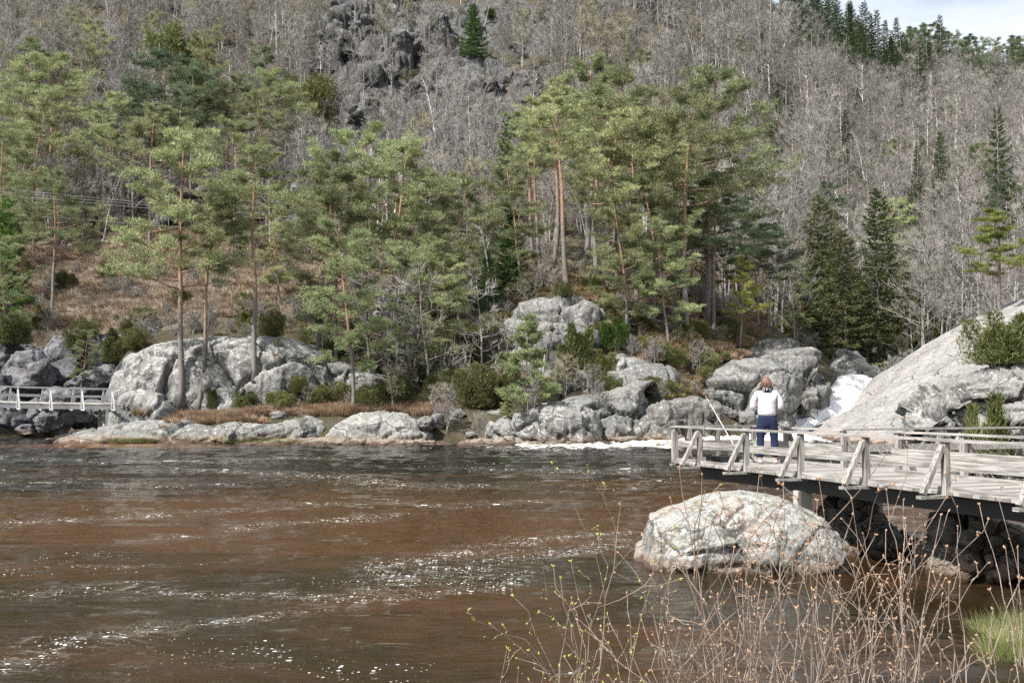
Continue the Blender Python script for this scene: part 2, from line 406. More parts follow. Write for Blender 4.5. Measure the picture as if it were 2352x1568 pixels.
# ------------------------------------------------------------------ rocks
ROCKS = []
def grid_rock(name, A, mat, label, cat, rough=.35, block=.35, bf=.5, seed=0, group=None, fine=.06, crack=.22, smoothface=False):
    """A: (NV,NU,3) smooth surface grid, displaced into fractured granite"""
    nv, nu = A.shape[:2]
    du = np.gradient(A, axis=1); dv = np.gradient(A, axis=0)
    n = np.cross(du, dv); n /= (np.linalg.norm(n, axis=2, keepdims=True) + 1e-9)
    O = A.copy()
    for i in range(nv):
        for j in range(nu):
            p = A[i, j]; q = Vector((float(p[0]), float(p[1]), float(p[2])))
            o, e = ledge(q, bf, seed * 3.1)
            o2, e2 = ledge(q, bf * 2.7, seed * 5.3)
            stp = 1 - abs(float(n[i, j, 2])); bk = block * (.25 + 1.15 * stp)
            h = noise.fractal(q * (bf * .6) + Vector((seed, 0, 0)), 1.0, 2.1, 3) * rough * .6
            h += o * bk * .5 + o2 * bk * .13
            if e < .085: h -= crack * (1.5 - e / .057)
            if e2 < .05: h -= crack * .35 * (1 - e2 / .05)
            h += (abs(noise.fractal(q * (bf * 4.5), .8, 2.2, 4)) - .3) * fine * 1.6
            O[i, j] = p + n[i, j] * h
    idx = np.arange(nv * nu).reshape(nv, nu)
    Q = np.stack([idx[:-1, :-1], idx[:-1, 1:], idx[1:, 1:], idx[1:, :-1]], -1).reshape(-1, 4)
    # origin at base centre
    org = O.reshape(-1, 3).mean(0); org[2] = max(0.0, float(O[..., 2].min()))
    me = new_mesh(name, O.reshape(-1, 3) - org, None, Q)
    o = mobj(name, me, mat, smooth=False); o.location = org
    try: me.shade_smooth()
    except Exception: pass
    tag(o, label, cat, group); ROCKS.append((o, O.reshape(-1, 3), Q))
    return o
def outcrop(name, prof, d0, depth, label, mat='rock', base=-.6, e=.62, lean=0.0, res=None, seed=None, peak=.5, cat='rock', **k):
    """prof [(px, py[, d0])] is the skyline of the rock; it stands from d0 to d0+depth"""
    seed = seed if seed is not None else int(prof[0][0])
    xs = np.array([p[0] for p in prof], float); ys = np.array([p[1] for p in prof], float)
    dd = np.array([p[2] if len(p) > 2 else d0 for p in prof], float)
    dm = d0 + depth * peak
    step = dm / F
    nu = int(min(260, max(24, (xs[-1] - xs[0]) / (res or 3.2)))); nv = int(min(200, max(30, nu * .8 * max(.35, min(1.3, depth / max(.5, (xs[-1] - xs[0]) * step))))))
    U = np.linspace(xs[0], xs[-1], nu); Y = np.interp(U, xs, ys); D = np.interp(U, xs, dd)
    kk = max(1, nu // 40); Y = np.convolve(np.pad(Y, kk, 'edge'), np.ones(2 * kk + 1) / (2 * kk + 1), 'valid')
    A = np.zeros((nv, nu, 3))
    hs = np.array([zz(y, d + depth * peak) - base for y, d in zip(Y, D)]); hm = hs.max()
    for j in range(nu):
        t = (j + .5) / nu; endf = min(1.0, (math.sin(math.pi * t) * 1.6)) ** .5
        dj = D[j]; dp = depth * (.35 + .65 * endf)
        mid = dj + depth * peak
        for i in range(nv):
            th = math.pi * i / (nv - 1)
            c, s_ = math.cos(th), math.sin(th)
            cc = math.copysign(abs(c) ** e, c); ss = max(0, s_) ** e
            y = mid - cc * dp * (peak if cc > 0 else 1 - peak) + lean * (1 - ss) * depth * (1 if cc > 0 else 0)
            z = base + hs[j] * ss
            x = (U[j] - 1176) / F / CP * mid
            A[i, j] = (x, y, z)
    return grid_rock(name, A, M[mat] if isinstance(mat, str) else mat, label, cat, seed=seed, **k)
def sheet(name, rows, mat, label, cat, nu=160, nv=110, seed=0, **k):
    R = np.array([[tuple(P(*p)) for p in r] for r in rows])   # (nr, nc, 3)
    nr, nc = R.shape[:2]
    tu = np.linspace(0, nc - 1, nu); tv = np.linspace(0, nr - 1, nv)
    B = np.zeros((nr, nu, 3)); A = np.zeros((nv, nu, 3))
    def cr_(arr, t):
        n = len(arr); i = np.clip(t.astype(int), 0, n - 2); f = (t - i)[:, None]
        p0 = arr[np.clip(i - 1, 0, n - 1)]; p1 = arr[i]; p2 = arr[i + 1]; p3 = arr[np.clip(i + 2, 0, n - 1)]
        return .5 * (2 * p1 + (p2 - p0) * f + (2 * p0 - 5 * p1 + 4 * p2 - p3) * f ** 2 + (3 * p1 - p0 - 3 * p2 + p3) * f ** 3)
    for r in range(nr): B[r] = cr_(R[r], tu)
    for j in range(nu): A[:, j] = cr_(B[:, j], tv)
    return A if mat is None else grid_rock(name, A, M[mat], label, cat, seed=seed, **k)
def boulder(px, py, w, h, d, label, mat='rock', seed=0, group='boulders', cat='boulder', deep=1.0, tilt=0.0, blk=.5, bury=.25):
    """px,py: foot centre in the picture; w,h: size in picture units"""
    rng = random.Random(seed * 7 + int(px)); s = d / F
    sx, sz, sy = w * s / 2, h * s, w * s / 2 * deep
    c = P(px, py, d); n = max(14, min(46, int(w / 2.4)))
    # points on a cube-sphere grid, cut by random planes => angular block
    bm_v = []; planes = []
    for _ in range(13):
        v = Vector((rng.gauss(0, 1), rng.gauss(0, 1), rng.gauss(0, .8))).normalized(); planes.append((v, rng.uniform(.62, .9)))
    nv, nu = n, n * 2
    A = np.zeros((nv, nu, 3))
    rm = Matrix.Rotation(tilt, 3, 'Y') @ Matrix.Rotation(rng.uniform(0, 6.28), 3, 'Z')
    for i in range(nv):
        ph = math.pi * i / (nv - 1)
        for j in range(nu):
            th = -2 * math.pi * j / (nu - 1)
            q = Vector((math.sin(ph) * math.cos(th), math.sin(ph) * math.sin(th), math.cos(ph)))
            r = 1.05
            for v, k in planes:
                dt = q.dot(v)
                if dt > .01: r = min(r, k / dt)
            q = q * r
            q = q + Vector((1, 1, 1)) * 0 + q * (noise.fractal(q * 1.7 + Vector((seed, px, 0)), 1, 2.1, 3) * .09)
            q = Vector((q.x * sx, q.y * sy, (q.z + 1 - bury) * sz / (2 - bury)))
            q = rm.to_3x3() @ Vector((q.x, q.y, q.z)) if tilt else q
            A[i, j] = (c.x + q.x, c.y + q.y, c.z + q.z)
    sc_ = max(sx, .2)
    return grid_rock('boulder', A, M[mat], label, cat, rough=.05 * sc_, block=.10 * sc_, bf=1.1 / sc_, seed=seed, group=group, fine=.015, crack=.05 * sc_)
outcrop('shore_rock', [(118,1005),(170,993),(230,980),(320,967),(420,962),(480,972),(540,985),(600,1005)], 62.2, 7,
        'low smooth grey rock at the water beside the white footbridge, with a pinkish foot', 'rock', base=-.5, e=.85, rough=.12, block=.12, bf=.3, lean=0)
outcrop('shore_rock', [(478,1000),(500,975),(560,968),(640,966),(700,958),(740,968),(790,1000)], 62.2, 5,
        'cracked grey shore rock left of the pale rounded shore boulder', 'rock', base=-.4, rough=.3, block=.5, bf=.7)
outcrop('shore_rock', [(640,985),(690,962),(730,957),(770,965),(800,985)], 65.2, 4,
        'rough whitish shore rock under the reddish heather strip', 'rock_pale', base=-.2, rough=.3, block=.5, bf=.8)
outcrop('shore_rock', [(745,1012),(775,975),(820,951),(880,944),(930,950),(975,972),(1010,1008)], 61.4, 6,
        'rounded pale grey rock at the waterline with a shaded right side', 'rock_pale', base=-.5, e=.75, rough=.18, block=.25, bf=.45)
outcrop('shore_rock', [(560,1018),(680,1004),(800,1000),(900,1002),(1000,1010),(1060,1020)], 60.6, 3,
        'flat cracked ledge along the waterline below the rounded pale rock', 'rock', base=-.4, e=.8, rough=.12, block=.2, bf=.8)
outcrop('shore_rock', [(1050,1016),(1080,1008),(1150,1002),(1220,1006),(1300,1010),(1390,1022)], 59.8, 3,
        'low orange stained ledge at the foot of the big square boulder', 'rock', base=-.5, e=.8, rough=.15, block=.25, bf=.9)
outcrop('big_boulder', [(1108,1008),(1116,972),(1150,955),(1200,942),(1245,926),(1290,918),(1335,928),(1368,945),(1385,975),(1390,1012)], 60.6, 7,
        'big square pale boulder with vertical cracks at the waterline', 'rock_pale', base=-.7, e=.42, rough=.22, block=.5, bf=.36, cat='boulder', crack=.25)
outcrop('leaning_boulder', [(1052,992),(1075,965),(1110,944),(1150,938),(1175,960),(1180,1000)], 66, 4,
        'leaning grey boulder tucked behind the left end of the big square boulder', 'rock', base=-.2, rough=.2, block=.3, bf=.5, cat='boulder')
outcrop('rock_ledge', [(1285,925),(1310,912),(1390,892),(1450,870),(1520,860),(1550,872),(1552,905),(1500,985)], 66, 8,
        'tilted grey ledge above and right of the big square boulder', 'rock', base=-.4, e=.5, rough=.25, block=.7, bf=.3, crack=.3)
outcrop('rock_ledge', [(1365,845),(1385,822),(1425,811),(1480,822),(1530,838),(1556,858),(1560,900)], 71, 8,
        'smooth upper ledge with a rounded top left of the dark crevice', 'rock', base=1.5, e=.6, rough=.2, block=.35, bf=.3)
outcrop('shore_rock', [(1368,1010),(1385,960),(1410,950),(1440,965),(1460,1008)], 63.5, 4,
        'small mossy broken rock between the big boulder and the river pool', 'rock', base=-.5, rough=.3, block=.6, bf=.7)
outcrop('shore_rock', [(1420,1012),(1450,975),(1490,930),(1520,912),(1545,925),(1560,960),(1562,1015)], 65, 5,
        'dark wet rock sloping into the white water left of the wooden deck', 'rock_dark', base=-.6, e=.7, rough=.3, block=.4, bf=.5)
outcrop('dark_boulder', [(1500,960),(1530,918),(1590,905),(1640,920),(1655,960),(1665,1010)], 68, 5,
        'dark wet boulders below the overhang of the great rounded rock', 'rock_dark', base=-.6, e=.5, rough=.3, block=.6, bf=.6, cat='boulder')
outcrop('great_rock', [(1552,905),(1575,872),(1620,848),(1680,828),(1740,821),(1790,829),(1822,848),(1840,885),(1846,930),(1832,960),(1812,1003)], 72.5, 11,
        'great rounded granite rock behind the standing person', 'rock', base=-.6, e=.52, rough=.35, block=.75, bf=.22, crack=.45, fine=.1)
outcrop('rock_hump', [(1545,835),(1600,800),(1660,790),(1700,795),(1760,780),(1800,775),(1825,785),(1838,812),(1850,850)], 82, 8,
        'dark hump of rock on the crest behind the great rounded rock', 'rock_dark', base=3, e=.6, rough=.3, block=.7, bf=.35)
outcrop('rock_hump', [(1700,845),(1740,815),(1800,800),(1850,797),(1880,812),(1893,845),(1896,885),(1885,930)], 79.5, 9,
        'grey rock wall on the left side of the waterfall', 'rock', base=1.2, e=.5, rough=.35, block=.8, bf=.3, crack=.4)
outcrop('falls_rock', [(1815,950),(1832,897),(1865,884),(1888,890),(1893,915),(1878,945)], 78, 4,
        'brown wet rock at the left edge of the white waterfall', 'rock_dark', base=1.3, e=.45, rough=.25, block=.6, bf=.45)
outcrop('crest_boulder', [(1896,868),(1903,828),(1932,798),(1962,806),(1986,832),(1992,862)], 93, 5,
        'pale angular boulder standing at the top of the waterfall', 'rock', base=3.4, e=.5, rough=.25, block=.5, bf=.4, cat='boulder')
outcrop('crest_boulder', [(1960,868),(1985,840),(2008,838),(2019,850),(2022,868)], 92, 4,
        'small brown boulder to the right of the angular boulder above the falls', 'rock_dark', base=3.6, rough=.2, block=.3, bf=.5, cat='boulder')
# white outcrop on the left, and knoll dome in the middle
outcrop('white_outcrop', [(268,985),(285,930),(300,870),(318,828),(350,803),(400,786),(480,772),(560,768),(640,771),(700,786),(760,820),(800,900)], 69.5, 12,
        'whitish rock outcrop with steep left face behind the end of the footbridge', 'rock_pale', base=.2, e=.5, rough=.25, block=.5, bf=.22, crack=.3, fine=.1)
outcrop('white_block', [(268,960),(285,905),(330,895),(380,905),(405,945),(410,965)], 67.6, 4,
        'pale split block at the foot of the whitish outcrop by the bridge steps', 'rock_pale', base=.4, e=.45, rough=.15, block=.3, bf=.4)
outcrop('knoll_dome', [(1160,740),(1185,695),(1230,684),(1300,678),(1345,692),(1382,715),(1392,760),(1395,820)], 75.5, 8,
        'domed grey rock crowning the knoll under the tall pine trunks', 'rock', base=3.2, e=.5, rough=.3, block=.6, bf=.25, crack=.4)
outcrop('knoll_rock', [(1165,830),(1185,760),(1230,742),(1300,738),(1370,750),(1400,790),(1405,840)], 73.6, 6,
        'cracked lower step of rock below the domed rock on the knoll', 'rock', base=3.2, e=.45, rough=.3, block=.8, bf=.35, crack=.4)
outcrop('knoll_rock', [(1430,760),(1460,715),(1500,710),(1540,745),(1560,790)], 77, 6,
        'shaded rock among heather right of the round green juniper', 'rock_dark', base=5, e=.6, rough=.3, block=.7, bf=.4)
outcrop('knoll_rock', [(1195,905),(1215,870),(1260,850),(1330,845),(1370,862),(1390,900)], 70.5, 5,
        'broken mossy rock band between junipers above the big square boulder', 'rock', base=1.0, e=.5, rough=.3, block=.8, bf=.5)
outcrop('knoll_rock', [(860,700),(885,662),(925,655),(955,672),(965,705)], 84, 4,
        'small pale rock face among the pines in the middle of the knoll', 'rock_pale', base=7.5, rough=.3, block=.5, bf=.5)
outcrop('knoll_rock', [(690,862),(720,835),(800,832),(860,850),(900,880)], 73, 4,
        'grey rock band right of the whitish outcrop half hidden by bare twigs', 'rock', base=2.4, e=.5, rough=.3, block=.7, bf=.5)
# the slab on the right of the falls
sheet('rock_slab', [
  [(1826,1020,72.5),(1900,1022,66),(2000,1022,61),(2120,1022,55),(2240,1022,49),(2352,1022,45),(2700,1024,40)],
  [(1846,1001,75),(1900,1000,68),(2000,1000,63),(2120,1000,57),(2240,990,51),(2352,990,47),(2700,990,42)],
  [(1880,979,77.5),(1935,964,75),(2000,945,70),(2120,930,64),(2240,915,58),(2352,900,55),(2700,880,50)],
  [(1950,942,82.5),(1990,918,81),(2050,880,77),(2140,850,72),(2240,820,68),(2352,790,66),(2700,740,62)],
  [(1996,899,89),(2016,866,89),(2070,832,86),(2150,776,83),(2250,724,80),(2352,682,78),(2700,560,74)],
  [(2006,925,94),(2035,890,94),(2090,860,92),(2170,810,90),(2270,770,88),(2352,730,86),(2700,650,82)]],
  'rock_slab', 'huge smooth grey and pink granite slab sloping down to the right of the waterfall', 'rock', nu=230, nv=150, rough=.7, block=.3, bf=.13, crack=.1, fine=.05, seed=4)
outcrop('cliff_rock', [(2085,985),(2110,925),(2150,880),(2200,862),(2250,845),(2300,836),(2352,830),(2450,820),(2600,840)], 47, 9,
        'rough white weathered cliff below the large juniper on the right edge', 'rock_pale', base=-.5, e=.45, rough=.4, block=.9, bf=.45, crack=.4, fine=.12, lean=.25)
outcrop('cliff_rock', [(2230,1000),(2260,940),(2300,925),(2352,915),(2500,930)], 44, 3,
        'stacked flat rocks at the right edge below the narrow junipers', 'rock_pale', base=-.5, e=.5, rough=.3, block=.8, bf=.7, crack=.3)
# rocks under the deck
outcrop('boulder_under_deck', [(1456,1350),(1464,1240),(1485,1190),(1530,1172),(1580,1160),(1640,1140),(1720,1133),(1790,1143),(1850,1178),(1895,1215),(1922,1262),(1945,1350)], 15.5, 2.6,
        'large pale pinkish boulder in the water with orange foot under the wooden deck', 'rock_near', base=-.7, e=.5, rough=.10, block=.08, bf=.9, crack=.02, fine=.022, cat='boulder', res=2.0)
outcrop('boulder_under_deck', [(1870,1330),(1880,1220),(1890,1155),(1930,1130),(1990,1140),(2030,1180),(2060,1225),(2110,1330)], 17.3, 2.0,
        'dark shaded boulder in the middle under the wooden deck', 'rock_under_shade', base=-.7, e=.5, rough=.12, block=.22, bf=1.0, cat='boulder', res=2.4, fine=.02)
outcrop('boulder_under_deck', [(2035,1312),(2055,1240),(2080,1225),(2100,1250),(2120,1312)], 17.6, 1.2,
        'small dark rounded rock in the water deep under the deck', 'rock_dark', base=-.3, e=.6, rough=.08, block=.1, bf=1.2, cat='boulder', res=2.0)
outcrop('boulder_under_deck', [(2095,1350),(2106,1215),(2140,1172),(2200,1160),(2280,1185),(2352,1210),(2450,1230),(2550,1330)], 14.9, 2.4,
        'sloping tan rock holding up the right part of the wooden deck', 'rock_under_shade', base=-.7, e=.5, rough=.12, block=.3, bf=.9, cat='boulder', res=2.4, fine=.02)
# crags on the high slope
CR = [(790,60,110,75,196),(845,105,120,70,190),(905,60,100,60,200),(935,150,130,85,182),(870,200,110,70,174),(1005,110,90,75,190),(1030,215,120,70,172),(955,235,100,55,168),(1120,235,110,60,170),(1195,220,120,75,172),(1060,262,110,50,164),
      (1235,262,90,60,165),(1150,30,90,50,215),(990,20,110,50,215),(760,130,80,90,186),(1010,395,130,85,146),(1060,440,110,60,138),(840,285,90,50,162),(600,450,150,40,128),(500,470,120,40,126),(680,470,110,45,127),(420,470,90,35,126),
      (560,40,60,50,215),(20,480,60,40,124)]
for i, (px, py, w, h, d) in enumerate(CR):
    if not w: continue
    w *= 1.15; a = random.Random(i)
    pr = [(px - w / 2, py + h * .1), (px - w * .42, py - h * a.uniform(.3, .6)), (px - w * .15, py - h * a.uniform(.7, 1)), (px + w * .12, py - h * a.uniform(.65, 1)), (px + w * .38, py - h * a.uniform(.3, .7)), (px + w / 2, py + h * .1)]
    hz = [('in the upper', 'in the lower')[py > 150], ('left', 'middle', 'right')[0 if px < 900 else 1 if px < 1110 else 2]]
    lb = 'dark crag %s %s of the top cliffs, %s' % (hz[0], hz[1], ['the wider one', 'the broken one', 'beside the lone spruce', 'half hidden by twigs', 'with a pale ledge', 'cut by deep cracks'][i % 6]) if 740 < px < 1320 and py < 290 else \
         'grey scree rock behind the left pines, %s' % ['', 'leftmost', 'highest', 'widest', 'near the birch', 'right end', 'lowest', 'by the wires'][i % 8] if px < 740 else 'dark crag %d hundred metres up behind bare trees left of the knoll'.replace('%d hundred metres up ', ['upper ', 'lower ', 'small '][i % 3]) if px < 1320 else 'pale crag on the right slope, %s of the gully spruces' % ['left', 'below', 'right', 'above', 'uphill'][i % 5]
    outcrop('crag', pr, d - 2.5, 9, lb, 'rock_cliff' if px < 1500 and not (py > 400 and px < 740) else 'rock_dark', base=zz(py, d) - 3, e=.4, rough=.7, block=2.2, bf=.2, crack=.8, fine=.15, cat='crag', group='crags on the slope', seed=300 + i)
# cove wall of angular blocks behind the footbridge
CB = [(60,935,120,115,82,.7),(140,905,120,110,84,.6),(210,880,95,95,85,.5),(255,860,90,80,86,.9),(300,850,80,70,87,.7),(155,845,70,62,88,.4),(75,850,90,55,88,.8),(15,870,90,90,85,.6),(210,925,110,70,81,.3),
      (15,985,90,80,74,.6),(75,985,75,62,75,.2),(128,985,85,80,74.5,.5),(180,985,62,55,76,.4),(225,980,66,60,77,.5),(60,1000,40,22,73,.3),(100,990,50,35,73.5,.3),(265,960,60,70,78,.3),(250,905,70,60,83,.2),(-60,960,130,150,78,.5)]
words_c = ['tall bluish block high in the shaded cove wall','wide angular block in the middle of the shaded cove wall','bluish slab with sunlit mossy top in the cove wall','dark block at the right end of the cove wall','dark crevice block nearest the whitish outcrop',
 'pale square block on top of the cove wall','flat topped block under the juniper at the left edge','block at the far left above the bridge','low wide block just above the bridge handrail','block under the left end of the footbridge',
 'small wedge block under the footbridge','tilted slab standing in the water under the footbridge','cube shaped rock under the middle of the footbridge','rock in the water left of the bridge support','little stone at the waterline under the footbridge','flat stone at the waterline in front of the tilted slab',
 'dark rock behind the bridge support','block between the wall and the bridge steps','large rock at the left border of the photo']
for i, (px, py, w, h, d, tl) in enumerate(CB):
    boulder(px, py, w * 1.25, h * 1.2, d, words_c[i], 'rock_blue_shade', seed=i + 1, group='angular blocks of the cove wall', deep=.9)
# small shore boulders
for i, (px, py, w, h, d, l) in enumerate([
  (975,985,60,32,63,'small grey boulder right of the rounded pale rock'),(1003,990,45,40,64,'grey stone beside the foot of the bare shrub'),
  (1040,975,60,38,66,'dark stone in the hollow below the bare shrub'),(1085,1006,36,16,61.5,'flat stone in front of the leaning boulder'),
  (1345,1010,0,0,0,''),(2190,800,0,0,0,''),
  (1440,1016,70,18,63,'brown wet stone at the edge of the white water'),(1545,1022,90,26,66,'brown low stone where the rapids begin'),
  (640,962,40,20,66,'little pale stone on the shore below the slender pine'),(1170,1012,34,14,59.6,'dark pebble like rock touching the orange ledge')]):
    if w: boulder(px, py, w, h, d, l, 'rock' if i % 2 else 'rock_dark', seed=40 + i, group='stones along the shore')

# ------------------------------------------------------------------ ray casting onto ground and rock (used to stand things)
_v = [tuple(v.co) for v in hill.data.vertices]; _f = [tuple(p.vertices) for p in hill.data.polygons]
_off = len(_v)
for o, ov, q in ROCKS:
    _v += [tuple(map(float, a)) for a in ov]; _f += [tuple(int(b) + _off for b in a) for a in q]; _off = len(_v)
TREE = BVHTree.FromPolygons(_v, _f, all_triangles=False)
HT = BVHTree.FromPolygons([tuple(v.co) for v in hill.data.vertices], [tuple(p.vertices) for p in hill.data.polygons])
del _v, _f
CAMP = Vector((0, 0, HW))
def hit(px, py):
    r = ray(px, py).normalized(); h = TREE.ray_cast(CAMP, r, 600)
    return h[0]
def down(x, y, t=None):
    h = (t or TREE).ray_cast(Vector((x, y, 400)), Vector((0, 0, -1)), 900)
    return h[0].z if h[0] is not None else None
# ------------------------------------------------------------------ river
cols = np.linspace(-900, 3100, 620); ds = [2.5]
while ds[-1] < 110: ds.append(ds[-1] * (1.0075 if ds[-1] < 85 else 1.02))
NV, NC = len(ds), len(cols); V = np.zeros((NV, NC, 3), np.float32); foam = np.zeros((NV, NC), np.float32); sh = np.zeros((NV, NC), np.float32); stk = np.zeros((NV, NC), np.float32)
def wpt(px, py):
    r = ray(px, py); k = -HW / r.z; return (r.x * k, r.y * k)
STREAKS = [([(-60,1545),(150,1480),(400,1440),(700,1405),(950,1368),(1180,1320),(1320,1300)], .34), ([(-60,1372),(130,1360),(330,1352),(520,1365),(680,1382),(790,1372),(870,1335),(1000,1306),(1150,1290),(1300,1272),(1500,1248)], .42),
    ([(850,1345),(900,1300),(1060,1268),(1230,1240),(1450,1222)], .5), ([(-60,1210),(150,1195),(420,1180),(640,1168)], .7), ([(380,1240),(620,1205),(820,1190),(900,1180)], .5), ([(400,1080),(700,1090),(950,1120),(1100,1112)], 1.1),
    ([(-60,1050),(250,1062),(500,1058),(900,1046)], 1.6), ([(700,1160),(880,1150),(1020,1165),(1200,1150)], .7), ([(0,1110),(200,1105),(330,1120),(520,1112)], .9), ([(1100,1075),(1300,1085),(1480,1078)], 1.2), ([(1000,1330),(1200,1275),(1420,1250)], .6)]
SG = []
for pl_, w_ in STREAKS:
    q_ = [wpt(*p_) for p_ in pl_]
    for a_, b_ in zip(q_[:-1], q_[1:]): SG.append((a_[0], a_[1], b_[0] - a_[0], b_[1] - a_[1], w_))
SG = np.array(SG)
def streak(x, y):
    dx = x - SG[:, 0]; dy = y - SG[:, 1]; t = np.clip((dx * SG[:, 2] + dy * SG[:, 3]) / (SG[:, 2] ** 2 + SG[:, 3] ** 2), 0, 1)
    ex = dx - t * SG[:, 2]; ey = dy - t * SG[:, 3]; return float(np.exp(-(ex * ex * .6 + ey * ey) / SG[:, 4] ** 2).max())
def gauss(px, d, pc, dc, sp, sd): return math.exp(-((px - pc) / sp) ** 2 - ((d - dc) / sd) ** 2)
for i, d in enumerate(ds):
    for j, px in enumerate(cols):
        x = (px - 1176) / F / CP * d
        q = Vector((x * .55, d * .8, 0))
        f = gauss(px, d, 1700, 69, 190, 10) * 1.9 + gauss(px, d, 1500, 61, 170, 5) * 1.05 + gauss(px, d, 1290, 57, 190, 4.5) * .75 + gauss(px, d, 1800, 74, 120, 6) * 1.6 \
            + gauss(px, d, 2050, 55, 160, 9) * .6 + gauss(px, d, 1200, 58.8, 130, 1.2) * .5
        foam[i, j] = f
        far = min(1, max(0, (d - 12) / 45))
        wv_ = Vector((x * .38 + noise.noise(q * .3) * 1.2, d * 1.25, 0)); near = 1 - far
        a = noise.fractal(wv_, .9, 2.1, 3) * (.052 + .04 * far) + noise.noise(wv_ * 3.1) * .012 + noise.noise(q * .2) * .03
        a += f * (noise.fractal(q * 1.7 + Vector((3, 3, 0)), .8, 2.1, 4) * .17 + .05)
        V[i, j] = (x, d, a)
        if i % 2 == 0 and j % 2 == 0:
            nx_ = noise.noise(Vector((x * .5, d * .5, 7))) * .8; stk[i:i + 2, j:j + 2] = streak(x + nx_, d + noise.noise(Vector((x * .6, d * .6, 3))) * .55)
        sh[i, j] = gauss(px, d, 260, 60, 240, 3.4)
idx = np.arange(NV * NC).reshape(NV, NC)
Q = np.stack([idx[:-1, :-1], idx[:-1, 1:], idx[1:, 1:], idx[1:, :-1]], -1).reshape(-1, 4)
me = new_mesh('river_water', V.reshape(-1, 3), None, Q)
for nm, a in (('foam', foam), ('shallow', sh), ('streak', stk)):
    at = me.attributes.new(nm, 'FLOAT', 'POINT'); at.data.foreach_set('value', a.ravel())
m = NM('peaty_water', .06, .5); p = m.pos(); m.b.inputs['IOR'].default_value = 1.33
warp = m.N('VectorMath'); warp.operation = 'ADD'
wn = m.N('TexNoise'); wn.inputs['Scale'].default_value = .16; wn.inputs['Detail'].default_value = 3; m.L(p, wn.inputs['Vector'])
sc_ = m.N('VectorMath'); sc_.operation = 'SCALE'; sc_.inputs['Scale'].default_value = 5.0
m.L(wn.outputs['Color'], sc_.inputs[0]); m.L(p, warp.inputs[0]); m.L(sc_.outputs[0], warp.inputs[1]); wp = warp.outputs[0]
peat = m.noise(m.mapv(wp, (.05, .11, .1)), 1.0, 4, .55)
yy = m.math('ADD', m.sep(p)[1], m.math('MULTIPLY', m.math('ADD', m.math('SUBTRACT', peat, .5), m.math('MULTIPLY', m.math('SUBTRACT', m.noise(m.mapv(wp, (.22, .5, .1)), 1.0, 5, .65), .5), .5)), 44))
c = m.mix(m.ramp(yy, 10, 19), (.018, .012, .005), (.052, .023, .0085))
c = m.mix(m.ramp(yy, 24, 38), c, (.007, .006, .0055))
c = m.mix(m.attr('shallow'), c, (.13, .055, .018))
# foam flecks gathered in drifting bands
band = m.noise(m.mapv(wp, (.10, .42, .1), rot=(0, 0, -.12)), 1.0, 5, .6, .3)
sw = m.noise(m.mapv(wp, (.35, 1.1, .1), rot=(0, 0, -.15)), 1.3, 5, .65, .8)
stm = m.math('MULTIPLY', m.attr('streak'), m.ramp(sw, .34, .52, .35, 1))
bandm = m.math('MAXIMUM', m.math('MULTIPLY', m.ramp(band, .48, .62, 0, .8), m.ramp(sw, .42, .60)), stm)
far = m.ramp(m.sep(p)[1], 12, 40)
def flecks(scale, sx, lo, hi):
    v = m.mapv(p, (sx, 1, 1)); d_ = m.voro(v, scale, 'F1', 'Distance')
    col = m.voro(v, scale, 'F1', 'Color'); r = m.sep(col)[0]
    rad = m.math('MULTIPLY', m.math('MULTIPLY', m.math('POWER', r, 3.0), hi), bandm)
    rad = m.math('ADD', rad, lo)
    return m.math('LESS_THAN', d_, rad)
f1 = flecks(15, .6, -.03, .44); f2 = flecks(5.5, .5, -.03, .40); f3 = flecks(28, .7, -.03, .5)
f4 = m.math('MULTIPLY', flecks(1.7, .4, -.03, .42), m.ramp(m.sep(p)[1], 28, 42))
f3 = m.math('MULTIPLY', f3, m.ramp(m.sep(p)[1], 20, 30, 1, 0))
f2 = m.math('MULTIPLY', f2, m.ramp(m.sep(p)[1], 14, 26))
film = m.math('MULTIPLY', m.math('MULTIPLY', stm, m.ramp(m.noise(m.mapv(wp, (1, 2, 1)), 5, 6, .75, .6), .48, .66)), .32)
fl = m.math('MAXIMUM', m.math('MAXIMUM', m.math('MAXIMUM', f1, f2), m.math('MAXIMUM', f3, f4)), film)
fa = m.attr('foam')
ft = m.math('ADD', m.noise(m.mapv(wp, (.8, 2.4, 1)), 1.1, 8, .7), m.math('MULTIPLY', m.noise(p, 5, 5, .7), .35))
fw = m.ramp(m.math('ADD', m.math('MULTIPLY', m.math('SUBTRACT', ft, .68), 3.2), m.math('SUBTRACT', m.math('MULTIPLY', fa, .75), .5)), -.05, .45)
fw = m.math('MULTIPLY', fw, m.ramp(fa, .05, .3))
fc = m.mix(m.ramp(m.noise(p, 2.2, 6, .7), .35, .6), (.42, .36, .25), (.86, .86, .84))
c = m.mix(m.math('MAXIMUM', m.math('MULTIPLY', fl, .8), fw), c, fc)
m.base(c)
rg = m.N('Mix'); rg.data_type = 'FLOAT'; rg.inputs['A'].default_value = .045; rg.inputs['B'].default_value = .6
m.L(m.math('MAXIMUM', fl, fw), rg.inputs['Factor']); m.L(rg.outputs['Result'], m.b.inputs['Roughness'])
h = m.math('ADD', m.noise(m.mapv(p, (.55, 1.7, 1)), 1.5, 4, .5, .6), m.math('MULTIPLY', m.noise(m.mapv(p, (.7, 2, 1)), 6, 4, .6, .4), .26))
m.bump(h, .6, .11)
riv = mobj('river_water', me, m.m, smooth=True); tag(riv, kind='structure')

